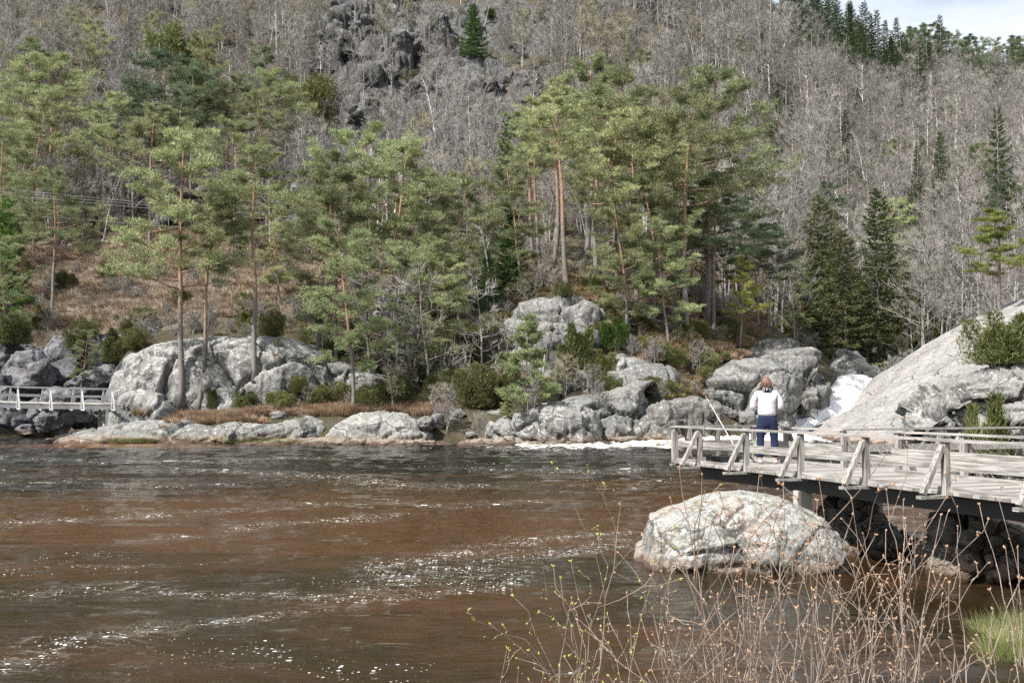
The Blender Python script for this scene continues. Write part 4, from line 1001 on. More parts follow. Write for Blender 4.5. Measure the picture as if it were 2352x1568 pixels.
# ---- junipers and bushes
for k, px, pb, pt, wd, l, d in [
  ('juniper_green', 1410, 800, 712, 1.0, 'round bright green juniper beside the domed rock', None), ('juniper0', 1080, 935, 812, 1.0, 'wide olive juniper over the leaning boulder', None),
  ('juniper0', 1010, 930, 830, 1.1, 'juniper left of the wide olive one', None), ('juniper0', 1140, 925, 840, .9, 'juniper right of the wide olive one', None),
  ('juniper2', 900, 925, 850, 1.0, 'juniper behind the heather right of the straight shore pine', None), ('juniper2', 770, 925, 868, 1.0, 'low juniper left of the straight shore pine', None),
  ('juniper1', 1325, 850, 725, 1.4, 'tall thin juniper bush before the domed rock', None), ('juniper1', 1385, 880, 790, 1.5, 'juniper below the round bright green one', None),
  ('juniper1', 570, 765, 700, 1.6, 'upright juniper above the whitish outcrop', None), ('juniper0', 620, 770, 700, 1.0, 'broad juniper above the right end of the whitish outcrop', None),
  ('juniper0', 1230, 672, 625, 1.3, 'juniper at the foot of the knoll trunks', None), ('juniper0', 1190, 660, 612, 1.1, 'juniper under the bright green spruce', None),
  ('juniper0', 2292, 836, 690, 1.35, 'large olive juniper on the rough cliff at the right', None), ('juniper1', 2290, 975, 865, .9, 'upper narrow juniper on the cliff at the right edge', 43.5),
  ('juniper1', 2235, 990, 895, .8, 'lower narrow juniper on the cliff near the right edge', 44), ('juniper1', 2268, 985, 915, .8, 'narrow juniper between the two others on the right cliff', 43.2),
  ('juniper0', 170, 800, 735, 1.0, 'juniper on top of the cove wall', None), ('juniper0', 25, 790, 705, 1.2, 'dark juniper above the cove at the left border', None),
  ('juniper1', 95, 760, 690, 1.4, 'juniper on the bracken slope near the left pine', None), ('juniper0', 155, 665, 610, 1.1, 'round juniper high on the bracken slope', None),
  ('juniper0', 245, 640, 595, 1.1, 'second round juniper on the bracken slope', None), ('juniper1', 260, 800, 745, 1.5, 'juniper at the gap between wall and outcrop', None),
  ('juniper2', 690, 900, 855, 1.0, 'low juniper under the whitish outcrop ledge', None), ('juniper1', 1105, 850, 755, 1.4, 'yellowish juniper left of the young pine', None),
  ('juniper2', 1250, 905, 860, .9, 'juniper clump right of the young pine', None), ('juniper0', 960, 900, 830, 1.0, 'juniper behind the bare alder shrub', None),
  ('juniper1', 480, 935, 880, 1.6, 'small juniper right of the two leaning trunks', None), ('juniper0', 560, 945, 885, 1.2, 'juniper before the whitish outcrop at the slender trunk', None), ('juniper2', 640, 940, 890, 1.1, 'flat juniper before the right end of the whitish outcrop', None),
  ('juniper0', 720, 935, 870, 1.1, 'dark juniper between the outcrop and the heather', None), ('juniper2', 850, 935, 880, 1.1, 'juniper touching the straight shore pine trunk', None), ('juniper1', 1180, 900, 830, 1.5, 'juniper just left of the bushy young pine', None), ('juniper0', 1480, 760, 715, 1.2, 'juniper hanging from the shaded heather rock', None),
  ('juniper0', 1060, 800, 720, 1.2, 'shaded juniper under the middle clump of pines', None), ('juniper0', 930, 820, 750, 1.2, 'shaded juniper under the orange trunked clump pine', None), ('juniper2', 1290, 680, 640, 1.0, 'low juniper right of the thick grey knoll trunk', None),
  ('juniper0', 275, 830, 762, 1.2, 'juniper in the corner between the cove wall and the whitish outcrop', None), ('juniper2', 300, 800, 745, 1.1, 'juniper on the left shoulder of the whitish outcrop', None), ('juniper0', 205, 770, 715, 1.2, 'juniper above the right end of the cove wall', None), ('juniper0', 640, 660, 610, 1.2, 'juniper on the right end of the bracken slope', None),
  ('juniper0', 420, 700, 650, 1.1, 'juniper behind the biggest pine on the bracken slope', None), ('juniper1', 60, 640, 590, 1.4, 'juniper at the far left of the bracken slope', None),
  ('juniper2', 340, 760, 700, 1.2, 'juniper left of the big pine above the outcrop', None)]:
    stand(k, px, pb, pt, 'juniper_bush', l, 'juniper', 'junipers on the far bank', wide=wd, d=d, dmin=42, parts=('stems', 'foliage'))
# ---- single bare trees and snags near the shore
for k, px, pb, pt, d, l in [
  ('snag', 1104, 905, 608, None, 'bare grey tree with open branches in the middle of the far bank'), ('snag1', 985, 890, 560, 72, 'dead branched tree left of the bare open tree'),
  ('snag1', 905, 900, 590, 72, 'tangle of grey dead branches behind the straight shore pine'), ('snag', 850, 880, 610, 74, 'dead bare tree with dense twigs left of the tangle'),
  ('snag', 740, 850, 600, 76, 'bare twiggy tree at the end of the whitish outcrop'), ('snag1', 945, 850, 600, 76, 'bare tree behind the tangle of dead branches'),
  ('birch1', 1245, 880, 705, None, 'leaning white birch stub before the domed rock'), ('birch1', 1140, 620, 415, 84, 'white dead snag rising at the left of the knoll trunks'),
  ('shrub0', 1020, 985, 870, None, 'thin bare alder shrub above the small shore stones'), ('shrub0', 1222, 955, 850, None, 'white stemmed bare shrub over the big square boulder'),
  ('shrub0', 1358, 905, 830, None, 'thin bare shrub on the tilted ledge'), ('shrub1', 470, 770, 690, 74, 'white twigged dead bush above the whitish outcrop'),
  ('shrub0', 1600, 860, 775, None, 'little bare birch on the great rounded rock'), ('shrub1', 1370, 925, 870, None, 'brushwood heaped beside the tilted ledge'),
  ('birch0', 540, 560, 290, 116, 'white birch with a curved trunk on the scree slope'), ('shrub1', 690, 990, 945, None, 'small bare shrub on the shore rocks'),
  ('shrub2', 1290, 900, 800, 71, 'olive twiggy shrub before the domed rock'), ('shrub2', 640, 860, 770, 71, 'brown heathery shrub on the end of the whitish outcrop'),
  ('shrub0', 1105, 1000, 940, 61.5, 'tiny bare shrub on the left corner of the big square boulder'), ('bare_olive', 900, 940, 830, None, 'twiggy olive shrub right of the straight shore pine'),
  ('shrub1', 760, 930, 870, None, 'bare bush behind the heather strip')]:
    stand(k, px, pb, pt, 'bare_tree' if pb - pt > 120 else 'bare_shrub', l, 'bare tree' if pb - pt > 120 else 'shrub', 'leafless trees near the shore', d=d, dmin=60)
LM = [(110, 'at the left border'), (230, 'above the cove wall'), (420, 'left of the dark pine clump'), (640, 'behind the dark pine clump'), (780, 'above the slender pine'), (900, 'behind the middle pine clump'), (1020, 'left below the top cliffs'), (1150, 'right below the top cliffs'),
      (1280, 'left behind the knoll pines'), (1400, 'over the domed rock'), (1520, 'behind the forked knoll pine'), (1650, 'behind the orange knoll pine'), (1750, 'right of the knoll pines'), (1850, 'above the great rounded rock'), (1950, 'left above the waterfall'), (2050, 'right above the waterfall'),
      (2150, 'above the low end of the slab'), (2250, 'above the middle of the slab'), (9999, 'at the right border')]
# scattered conifers over the slope
rg = random.Random(23)
for i, (px, pt, d, k) in enumerate([(1560,70,210,'pine_mid1'),(1590,20,225,'pine_mid0'),(1240,40,210,'pine_mid2'),(700,60,190,'pine_mid1'),(860,30,205,'juniper0'),(150,40,180,'pine_mid0'),(940,150,176,'juniper0'),(1380,60,210,'pine_old1'),(1700,90,215,'pine_mid0'),
    (1760,60,235,'spruce0'),(1980,200,225,'spruce0'),(2220,150,280,'spruce1'),(2260,135,285,'pine_dark0'),(2060,330,190,'pine_mid1'),(2150,440,160,'spruce0'),(1930,330,195,'pine_mid0'),(1720,420,150,'pine_dark1'),(1800,470,140,'pine_dark0'),(1760,560,118,'pine_mid1'),(2200,560,135,'pine_mid1'),
    (1865,560,108,'pine_mid2'),(1990,640,104,'spruce0'),(1830,600,104,'pine_mid2'),(1685,340,165,'pine_mid2'),(1600,60,235,'spruce1'),(1700,20,245,'spruce0'),(1740,30,250,'spruce1'),(1900,420,150,'pine_dark0'),(2050,470,138,'pine_mid1'),(2170,300,200,'spruce2'),(2260,330,180,'pine_mid2'),(2330,420,150,'pine_dark1'),(1640,250,190,'pine_dark1'),(1780,300,180,'spruce1'),(1950,250,210,'spruce2'),(2010,300,200,'pine_dark0'),(2100,220,240,'spruce1'),(2140,240,235,'spruce2'),(2300,190,260,'pine_dark0'),(2210,230,235,'pine_mid0'),(1850,170,240,'spruce1'),(1700,200,200,'pine_mid2'),(2090,540,125,'juniper0'),(210,60,170,'pine_mid0'),(330,30,185,'pine_mid2'),(480,80,165,'pine_mid1'),(60,90,160,'pine_old1'),(610,110,160,'pine_dark0'),(560,30,195,'spruce0'),(20,20,190,'spruce1'),(700,150,158,'juniper0'),(400,40,175,'juniper0')]):
    stand(k, px, 0, pt, 'juniper_bush' if k == 'juniper0' else 'spruce_tree' if 'spruce' in k else 'pine_tree', 'small green %s among bare trees, %s' % ('juniper' if k == 'juniper0' else 'spruce' if 'spruce' in k else 'pine', [t for a, t in LM if px < a][0] + (', at the top' if d > 235 else ', near the top' if d > 205 else ', high' if d > 180 else ', midway' if d > 145 else ', low' if d > 110 else ', lowest')),
          'juniper' if k == 'juniper0' else 'spruce tree' if 'spruce' in k else 'pine tree', 'conifers scattered over the slope', d=d)
# ---- the bare wood on the slopes: the nearest as trees of their own, the rest as one mass
def rocky_at(x, y):
    px = 1176 + F * CP * x / y
    return math.exp(-((px - 980) / 270.0) ** 2 - ((y - 182) / 26.0) ** 2)
rg = random.Random(17); spots = []
GAPS = [(1890, 106), (1940, 101), (2022, 110), (2305, 170), (2115, 175), (1795, 215), (2297, 80), (1900, 150), (2050, 138), (2170, 200), (1780, 180), (1950, 210)]
tries = 0
while len(spots) < 1900 and tries < 20000:
    tries += 1
    px = rg.uniform(-60, 2420); d = 97 + (rg.random() ** .8) * 215
    if d > 250 and px < 1300: continue
    lo = 112 if px < 1640 else 98
    if px < 700: lo = 120
    if d < lo: continue
    if any(abs(px - a) < 45 and d < b + 2 and d > b - 38 for a, b in GAPS): continue
    if 130 < d < 205 and 740 < px < 1260 and rg.random() < (.93 if d > 158 else .6): continue
    if 150 < d < 197 and 1020 < px < 1150: continue
    if 440 < px < 720 and 118 < d < 138 and rg.random() < .6: continue
    if px > 1760 and d > 255 and px < 2080: continue
    x = (px - 1176) / F / CP * d
    if any((x - a) ** 2 + (d - b) ** 2 < 2.8 ** 2 for a, b, _ in spots[-1200:]): continue
    spots.append((x, d, px))
spots.sort(key=lambda s: s[1])
def kindof(x, d, px):
    r = rg.random()
    if px > 1650:
        return rg.choice(['bare0', 'bare1', 'bare2', 'bare3', 'bare4', 'birch0', 'birch1', 'bare1', 'bare3'])
    if r < .12: return 'bare_olive'
    if r < .26: return 'birch%d' % rg.randint(0, 1)
    if r < .38: return 'bare_multi'
    return 'bare%d' % rg.randint(0, 4)
def region(px, d, k, h):
    lm = [t for a, t in LM if px < a][0]
    sz = 'tall' if h > 12.5 else 'middle sized' if h > 10.6 else 'short' if h > 9 else 'very small'
    kd = {'bare_multi': 'many stemmed leafless tree', 'bare_olive': 'olive twigged leafless tree', 'birch0': 'white stemmed birch', 'birch1': 'thin white birch', 'bare0': 'wide grey leafless tree', 'bare1': 'round crowned leafless tree', 'bare2': 'grey leafless tree', 'bare3': 'narrow leafless tree', 'bare4': 'upswept leafless tree'}[k]
    bd = 'at the slope foot' if d < 108 else 'low on the slope' if d < 118 else 'midway up' if d < 130 else 'high up'
    g = 'left' if px < 640 else 'middle' if px < 1750 else 'right'
    return ('%s %s %s, %s' % (sz, kd, lm, bd)).replace('round crowned leafless tree right', 'round leafless tree right').replace('olive twigged leafless tree behind', 'olive leafless tree behind'), 'leafless trees on the %s slope' % g
pts, scs, rts, ids = [], [], [], []
STUFF = ['bare0', 'bare1', 'bare2', 'bare3', 'bare4', 'bare_multi', 'bare_olive', 'birch0', 'birch1', 'shrub0', 'shrub1', 'shrub2', 'juniper0', 'spruce0', 'pine_mid0']
for i, (x, d, px) in enumerate(spots):
    z = down(x, d, HT)
    if z is None: continue
    k = kindof(x, d, px); hgt = rg.uniform(6.5, 12.5) * (1.3 if px > 1650 else 1.08)
    if i < 275:
        l, g = region(px, d, k, hgt)
        nm = 'birch_tree' if k.startswith('birch') else 'bare_tree'
        place(k, x, d, z - .1, hgt, nm, l, 'birch' if nm == 'birch_tree' else 'bare tree', g.replace('leafless trees', 'birches') if nm == 'birch_tree' else g)
    else:
        pts.append((x, d, z - .1)); scs.append(hgt / LIB[k][2]); rts.append(rg.random() * 6.28); ids.append(STUFF.index(k))
def scatter(name, pts, scs, rts, ids, keys, kind='stuff', merged=None):
    """one object that carries instances of the given plants"""
    col = bpy.data.collections.new(name + '_sources')
    for i, k in enumerate(keys):
        if merged: me = merged[i]
        else:
            t, c, _ = LIB[k]; a = Geo(); me = bpy.data.meshes.new('s_%02d' % i)
            nv1 = len(t.vertices); n2 = len(c.vertices)
            co = np.empty((nv1 + n2) * 3, np.float32); tmp = np.empty(nv1 * 3, np.float32); t.vertices.foreach_get('co', tmp); co[:nv1 * 3] = tmp
            tmp = np.empty(n2 * 3, np.float32); c.vertices.foreach_get('co', tmp); co[nv1 * 3:] = tmp
            L, St, off, n0 = [], [], 0, 0; mi = []
            for q, mm in enumerate((t, c)):
                lv = np.empty(len(mm.loops), np.int32); mm.loops.foreach_get('vertex_index', lv); L.append(lv + off)
                ls = np.empty(len(mm.polygons), np.int32); mm.polygons.foreach_get('loop_start', ls); St.append(ls + n0)
                mi.append(np.full(len(mm.polygons), q, np.int32)); off += len(mm.vertices); n0 += len(lv)
            L = np.concatenate(L); St = np.concatenate(St)
            me.vertices.add(nv1 + n2); me.vertices.foreach_set('co', co); me.loops.add(len(L)); me.loops.foreach_set('vertex_index', L)
            me.polygons.add(len(St)); me.polygons.foreach_set('loop_start', St)
            me.materials.append(t.materials[0]); me.materials.append(c.materials[0]); me.polygons.foreach_set('material_index', np.concatenate(mi)); me.update(calc_edges=True)
        ob = bpy.data.objects.new('%02d_source' % i, me); col.objects.link(ob)
    me = bpy.data.meshes.new(name); me.vertices.add(len(pts)); me.vertices.foreach_set('co', np.array(pts, np.float32).ravel())
    for nm, ty, a in (('sc', 'FLOAT', scs), ('rz', 'FLOAT', rts), ('id', 'INT', ids)):
        at = me.attributes.new(nm, ty, 'POINT'); at.data.foreach_set('value', np.array(a, np.int32 if ty == 'INT' else np.float32))
    o = link(bpy.data.objects.new(name, me)); o['kind'] = kind
    ng = bpy.data.node_groups.new(name, 'GeometryNodeTree')
    ng.interface.new_socket('Geometry', in_out='INPUT', socket_type='NodeSocketGeometry'); ng.interface.new_socket('Geometry', in_out='OUTPUT', socket_type='NodeSocketGeometry')
    gi = ng.nodes.new('NodeGroupInput'); go = ng.nodes.new('NodeGroupOutput'); ip = ng.nodes.new('GeometryNodeInstanceOnPoints'); ci = ng.nodes.new('GeometryNodeCollectionInfo')
    ci.inputs['Collection'].default_value = col; ci.inputs['Separate Children'].default_value = True; ci.inputs['Reset Children'].default_value = True
    def na(nm, ty):
        n = ng.nodes.new('GeometryNodeInputNamedAttribute'); n.data_type = ty; n.inputs['Name'].default_value = nm; return n.outputs[0]
    cx = ng.nodes.new('ShaderNodeCombineXYZ')
    ng.links.new(gi.outputs[0], ip.inputs['Points']); ng.links.new(ci.outputs[0], ip.inputs['Instance']); ip.inputs['Pick Instance'].default_value = True
    ng.links.new(na('id', 'INT'), ip.inputs['Instance Index']); ng.links.new(na('rz', 'FLOAT'), cx.inputs['Z']); ng.links.new(cx.outputs[0], ip.inputs['Rotation'])
    ng.links.new(na('sc', 'FLOAT'), ip.inputs['Scale']); ng.links.new(ip.outputs[0], go.inputs[0])
    mod = o.modifiers.new('scatter', 'NODES'); mod.node_group = ng
    return o
o = scatter('distant_forest', pts, scs, rts, ids, STUFF)
tag(o, 'grey leafless wood filling the steep hillside behind the nearer trees', 'forest')
# undergrowth of brush over the whole hill
pts, scs, rts, ids = [], [], [], []
KS = ['shrub0', 'shrub1', 'shrub2', 'juniper2']
for i in range(3800):
    px = rg.uniform(-60, 2420); d = 84 + (rg.random() ** 1.0) * 215
    if px < 800 and 90 < d < 122 and rg.random() < .75: continue
    if px > 1700 and d < 97: continue
    if 150 < d < 205 and 740 < px < 1260 and rg.random() < .6: continue
    x = (px - 1176) / F / CP * d; z = down(x, d, HT)
    if z is None or z < .6: continue
    k = rg.choices([0, 1, 2, 3], [3, 3, 2.5, .8])[0]
    pts.append((x, d, z - .05)); scs.append(rg.uniform(.4, 1.0)); rts.append(rg.random() * 6.28); ids.append(k)
# brush on the near knoll
for i in range(420):
    px = rg.uniform(560, 1680); pb = rg.uniform(700, 940)
    p = hit(px, pb)
    if p is None or p.y < 66 or onrock(p): continue
    k = rg.choices([0, 1, 2, 3], [1.2, .8, 2.4, 4])[0]
    pts.append((p.x, p.y, p.z - .05)); scs.append(rg.uniform(.3, .75)); rts.append(rg.random() * 6.28); ids.append(k)
o = scatter('undergrowth', pts, scs, rts, ids, KS); tag(o, 'brown and olive brush covering the ground of the hillside', 'undergrowth')
# heather, bracken and grass
def tuft(seed, h, w, n, bw, lean=.6):
    rng = np.random.default_rng(seed); g = Geo(); a = rng.random(n) * 6.28; r = w * np.sqrt(rng.random(n))
    base = np.stack([np.cos(a) * r, np.sin(a) * r, np.zeros(n) - .03], 1)
    d = np.stack([np.cos(a) * lean * r / w, np.sin(a) * lean * r / w, np.ones(n)], 1) + runit(rng, n) * .35; d /= np.linalg.norm(d, axis=1, keepdims=True)
    s = np.cross(d, runit(rng, n)); s /= np.linalg.norm(s, axis=1, keepdims=True)
    g.blades(base, d * (h * rng.uniform(.5, 1.2, n))[:, None], s, bw); return g.mesh('tuft')
def tm(name, a, b): 
    m = NM(name, .9, .1); m.base(m.mix(m.ramp(m.noise(m.pos(), .8, 5, .6), .4, .6), a, b)); return m.m
HE = [tm('heather_red', (.23, .15, .105), (.33, .24, .165)), tm('heather_olive', (.16, .14, .05), (.24, .21, .08)), tm('bracken_tan', (.40, .32, .245), (.52, .44, .35)), tm('dry_brown', (.20, .14, .09), (.30, .21, .12))]
hm = []
for i, mt in enumerate(HE):
    me = tuft(200 + i, .42, .38, 170, .035, .9); me.materials.append(mt); hm.append(me)
pts, scs, rts, ids = [], [], [], []
for i in range(5200):
    zone = rg.random()
    if zone < .42: px = rg.uniform(300, 1060); pb = rg.uniform(918, 972) - (18 if px > 600 else 0) + (px < 420) * 15; k = 0 if rg.random() < .62 else 3
    elif zone < .72: px = rg.uniform(560, 1700); pb = rg.uniform(610, 940); k = rg.choice([0, 1, 1, 3, 3])
    elif zone < .85: px = rg.uniform(1480, 1760); pb = rg.uniform(690, 830); k = rg.choice([0, 0, 3, 1])
    else: px = rg.uniform(1190, 1700); pb = rg.uniform(600, 700); k = rg.choice([0, 1, 3])
    p = hit(px, pb)
    if p is None or p.z < .5 or p.y < 60: continue
    h_ = TREE.ray_cast(p + Vector((0, 0, 3)), Vector((0, 0, -1)), 10)
    if h_[0] is None or h_[1].z < .55: continue
    if onrock(p) and rg.random() < .93: continue
    on_rock = h_[2] is not None and h_[2] >= len(hill.data.polygons)
    if on_rock and rg.random() < .9: continue
    pts.append(tuple(p)); scs.append(rg.uniform(.5, 1.3)); rts.append(rg.random() * 6.28); ids.append(k)
for i in range(5200):
    px = rg.uniform(-40, 820); d = rg.uniform(90, 122); x = (px - 1176) / F / CP * d; z = down(x, d, HT)
    if z: pts.append((x, d, z)); scs.append(rg.uniform(.8, 1.9)); rts.append(rg.random() * 6.28); ids.append(rg.choice([2, 2, 2, 0, 3]))
o = scatter('heather', pts, scs, rts, ids, ['a'] * 4, merged=hm); tag(o, 'reddish heather and dead bracken covering the far bank', 'heather')
# ------------------------------------------------------------------ weathered timber
def wood_mat(name, a, b, along='x', scale=1.0, dark=.4):
    m = NM(name, .85, .2); o = m.obj()
    sc = {'x': (.25, 5, 5), 'y': (5, .25, 5), 'z': (5, 5, .25)}[along]
    g = m.noise(m.mapv(o, sc), 7 * scale, 8, .65, .3); big = m.noise(o, .9, 4, .6)
    c = m.mix(m.ramp(g, .38, .66), a, b); c = m.mix(m.ramp(big, .5, .68, 0, .5), c, tuple(x * .6 for x in a))
    kn = m.ramp(m.voro(m.mapv(o, (1.2, 4, 4) if along == 'x' else (4, 4, 1.2)), 1.6), .03, .09, .7, 0)
    c = m.mix(kn, c, (.12, .095, .075)); m.base(c); m.bump(g, .35, .01); return m.m
M['wood'] = wood_mat('weathered_wood', (.17, .158, .142), (.44, .42, .395))
M['wood_post'] = wood_mat('weathered_post_wood', (.16, .145, .13), (.42, .395, .365), 'z')
M['wood_white'] = wood_mat('pale_bridge_wood', (.46, .47, .46), (.62, .62, .60))
M['steel'] = NM('black_steel', .55, .4).base((.018, .018, .018)).m
def plank_mat(name, dirx, pitch, a, b):
    """deck boards: every board has its own grey; the gaps are modelled"""
    m = NM(name, .85, .2); o = m.obj(); sx = m.sep(o)[0]
    idn = m.math('FLOOR', m.math('DIVIDE', sx, pitch)); wn = m.N('TexWhiteNoise'); wn.noise_dimensions = '1D'; m.L(idn, wn.inputs['W'])
    g = m.noise(m.mapv(o, (14, .8, 3)), 2.4, 7, .7)
    c = m.mix(wn.outputs['Value'], a, b); c = m.mix(m.ramp(g, .42, .7, 0, .55), c, tuple(x * .5 for x in a)); m.base(c); m.bump(g, .3, .006); return m.m
M['planks'] = plank_mat('deck_boards', 0, .125, (.17, .158, .142), (.43, .41, .385))
def frame(name, org, ang, label, cat, group=None):
    return empty(name, org, label, cat, group, rz=ang)

# ---- the fishing deck: local x runs from the far tip toward the camera, local y across to the right
DZ = 1.35
u2 = Vector((.34, -.94)).normalized(); ang = math.atan2(u2.y, u2.x)
# local +y must point to the right side (n = (.94,.34)): that is the rotation of u2 by +90 deg
deck = frame('fishing_deck', (3.34, 21.5, DZ), ang, 'grey weathered wooden fishing deck with railings on a black steel beam over the river', 'deck')
Wd = 1.85; Ld = 14.5
g = Geo()
n = int(Ld / .125)
rw = random.Random(2)
for i in range(n):
    x = (i + .5) * .125; e0 = -.02 - rw.random() * .03
    y1 = Wd + .03 + rw.random() * .02
    g.beam((x, e0, -.02), (x, y1, -.02), .116, .045, up=(0, 0, 1))
mobj('deck_boards', g, M['planks'], deck)
g = Geo()
for i in range(int(7.2 / .125)):
    y = Wd + .10 + (i + .5) * .125; g.beam((2.96, y, -.023), (4.42, y, -.023), .116, .045)
mobj('side_boards', g, wood_mat('side_board_wood', (.17, .158, .142), (.43, .41, .385)), deck)
g = Geo()
for y in (.22, Wd - .2): g.beam((.7, y, -.18), (Ld, y, -.18), .09, .235)
g.beam((2.3, .3, -.1), (2.3, Wd - .2, -.1), .1, .1)
g.beam((3.1, Wd + .0, -.12), (3.1, Wd + 7, -.12), .08, .14); g.beam((4.3, Wd + .0, -.12), (4.3, Wd + 7, -.12), .08, .14)
mobj('steel_beam', g, M['steel'], deck)
g = Geo(); g.beam((-.01, .02, .03), (Ld, .02, .03), .07, .07); g.beam((.0, Wd - .02, .03), (3.0, Wd - .02, .03), .07, .07); g.beam((4.42, Wd - .02, .03), (Ld, Wd - .02, .03), .07, .07)
g.beam((.03, .06, .03), (.03, Wd - .06, .03), .07, .07); g.beam((3.0, Wd + .02, .03), (3.0, Wd + 7.2, .03), .07, .07)
mobj('kerb_board', g, M['wood'], deck)
RH = .72
def post(x, y, out, brace=True, ln=.40, base=-.05):
    """out = unit vector pointing away from the deck"""
    g = Geo(); g.beam((x, y, base), (x, y, RH - .035), .085, .085, up=(1, 0, 0)); p = mobj('post', g, M['wood_post'], deck)
    if brace:
        ox, oy = x + out[0] * ln, y + out[1] * ln
        b = Geo(); b.beam((ox, oy, -.02), (x + out[0] * .05, y + out[1] * .05, RH - .1), .062, .085, up=(1, 0, 0) if abs(out[1]) > .5 else (0, 1, 0))
        mobj('brace', b, M['wood_post'], p)
        b = Geo(); b.beam((x - out[0] * .3, y - out[1] * .3, -.065), (ox + out[0] * .07, oy + out[1] * .07, -.065), .095, .045); mobj('outrigger', b, M['wood'], p)
post(.03, -.0, (0, -1), True, .05)
post(.02, .32, (-1, 0), True, .18)
for i in range(8): post(1.0 + 1.65 * i, -.0, (0, -1))
post(.0, 1.0, (-1, 0), False); post(.03, Wd, (-1, 0), False)
post(1.2, Wd, (0, 1), True, .35); post(3.0, Wd, (0, 1), True, .25)
for i in range(6): post(4.47 + 1.5 * i, Wd, (0, 1), True, .34)
for i in range(3): post(2.97, Wd + 2.2 * (i + 1), (-1, 0), True, .3)
def rail(name, a, b, z, w, h, off=(0, 0), seg=2.4, mat='wood'):
    a = Vector((a[0] + off[0], a[1] + off[1], z)); b = Vector((b[0] + off[0], b[1] + off[1], z)); L = (b - a).length; k = max(1, round(L / seg))
    for i in range(k):
        g = Geo(); p = a.lerp(b, i / k); q = a.lerp(b, (i + 1) / k); d = (q - p).normalized() * .003
        j = Vector((0, 0, rw.uniform(-.004, .004)))
        g.beam(p + d + j, q - d + j, w, h); mobj(name, g, M[mat], deck)
T_ = RH - .018
rail('handrail', (-.06, -.0), (Ld, -.0), T_, .135, .036)
rail('handrail', (-.0, .07), (-.0, Wd + .07), T_ - .001, .13, .036)
rail('handrail', (.07, Wd), (3.06, Wd), T_ - .002, .13, .036)
rail('handrail', (4.38, Wd), (Ld, Wd), T_, .13, .036)
rail('handrail', (2.97, Wd + .07), (2.97, Wd + 7.2), T_ + .001, .13, .036)
rail('middle_board', (.07, 0), (Ld, 0), .36, .03, .135, (0, .062))
rail('middle_board', (0, .1), (0, Wd - .06), .36, .03, .13, (.062, 0))
rail('middle_board', (.1, Wd), (3.05, Wd), .36, .03, .13, (0, -.062))
rail('middle_board', (4.38, Wd), (Ld, Wd), .36, .03, .13, (0, -.062))
rail('middle_board', (2.97, Wd + .07), (2.97, Wd + 7.2), .36, .03, .13, (.062, 0))
g = Geo(); g.beam((4.05, .2, -.28), (4.05, .2, -.75), .22, .22, up=(1, 0, 0)); mobj('concrete_foot', g, NM('foot_concrete', .9, .2).base((.42, .40, .36)).m, deck)
g = Geo(); g.beam((4.05, Wd - .2, -.28), (4.05, Wd - .2, -1.7), .22, .22, up=(1, 0, 0)); mobj('concrete_foot', g, bpy.data.materials['foot_concrete'], deck)
def dk(x, y, z=0.0):   # deck-local point to world
    c, s = math.cos(ang), math.sin(ang); return Vector((3.34 + x * c - y * s, 21.5 + x * s + y * c, DZ + z))

# ---- white footbridge on the left
A0 = P(44, 928, 62); B0 = P(257, 930, 65.4)
dv = Vector((B0.x - A0.x, B0.y - A0.y)).normalized(); angb = math.atan2(dv.y, dv.x)
br = frame('footbridge', (B0.x, B0.y, 2.3), angb, 'white railed wooden footbridge crossing to the low shore rock at the left border', 'bridge')
def arch(x): return .0015 * x * x * 1.6 - .005 * x if x < 0 else 0.0
g = Geo(); Lb = 13.0
for i in range(int(Lb / .15)):
    x = .25 - (i + .5) * .15; g.beam((x, -.05, arch(x) - .02), (x, 1.5, arch(x) + .10), .138, .05)
mobj('deck_boards', g, M['planks'], br)
for y, nm in ((.02, 'side_beam'), (1.42, 'side_beam')):
    g = Geo(); k = 13
    for i in range(k): 
        x0 = .25 - Lb * i / k; x1 = .25 - Lb * (i + 1) / k; g.beam((x0, y, arch(x0) - .17), (x1, y, arch(x1) - .17), .12, .24)
    mobj(nm, g, M['wood_white'], br)
for y, s_ in ((-.03, -1), (1.5, 1)):
    for zc, w, h, nm in ((.98, .10, .075, 'handrail'), (.50, .035, .14, 'middle_board')):
        g = Geo(); k = 13
        for i in range(k):
            x0 = .42 - (Lb + .2) * i / k; x1 = .42 - (Lb + .2) * (i + 1) / k; g.beam((x0, y, arch(x0) + zc), (x1, y, arch(x1) + zc), w, h)
        mobj(nm, g, M['wood_white'], br)
    for i in range(8):
        x = -.02 - 1.83 * i
        if x < -Lb: break
        g = Geo(); g.beam((x, y + s_ * .055, arch(x) - .32), (x, y + s_ * .055, arch(x) + .94), .075, .075, up=(1, 0, 0)); p = mobj('post', g, M['wood_white'], br)
        b = Geo(); b.beam((x - .02, y + s_ * .62, arch(x) - .36), (x, y + s_ * .10, arch(x) + .80), .05, .07, up=(1, 0, 0)); b.beam((x, y, arch(x) - .33), (x, y + s_ * .66, arch(x) - .36), .06, .05)
        mobj('brace', b, M['wood_white'], p)
g = Geo(); g.beam((-.28, .05, -.3), (-.28, .05, -1.6), .16, .16, up=(1, 0, 0)); mobj('support_post', g, M['wood_white'], br)
g = Geo(); g.beam((-.28, 1.4, -.3), (-.28, 1.4, -1.6), .16, .16, up=(1, 0, 0)); g.beam((-.28, .1, -1.4), (-.28, 1.35, -.4), .08, .08, up=(1, 0, 0)); mobj('support_post', g, M['wood'], br)
st = Geo()
for i in range(4): st.beam((.42 + .27 * i, .1, -.12 - .23 * i), (.42 + .27 * i, 1.3, -.12 - .23 * i), .3, .06)
stp = mobj('steps', st, M['wood'], br)
for y in (.06, 1.36):
    g = Geo(); g.beam((.28, y, -.2), (1.45, y, -1.18), .05, .2); mobj('stringer', g, M['wood_white'], stp)
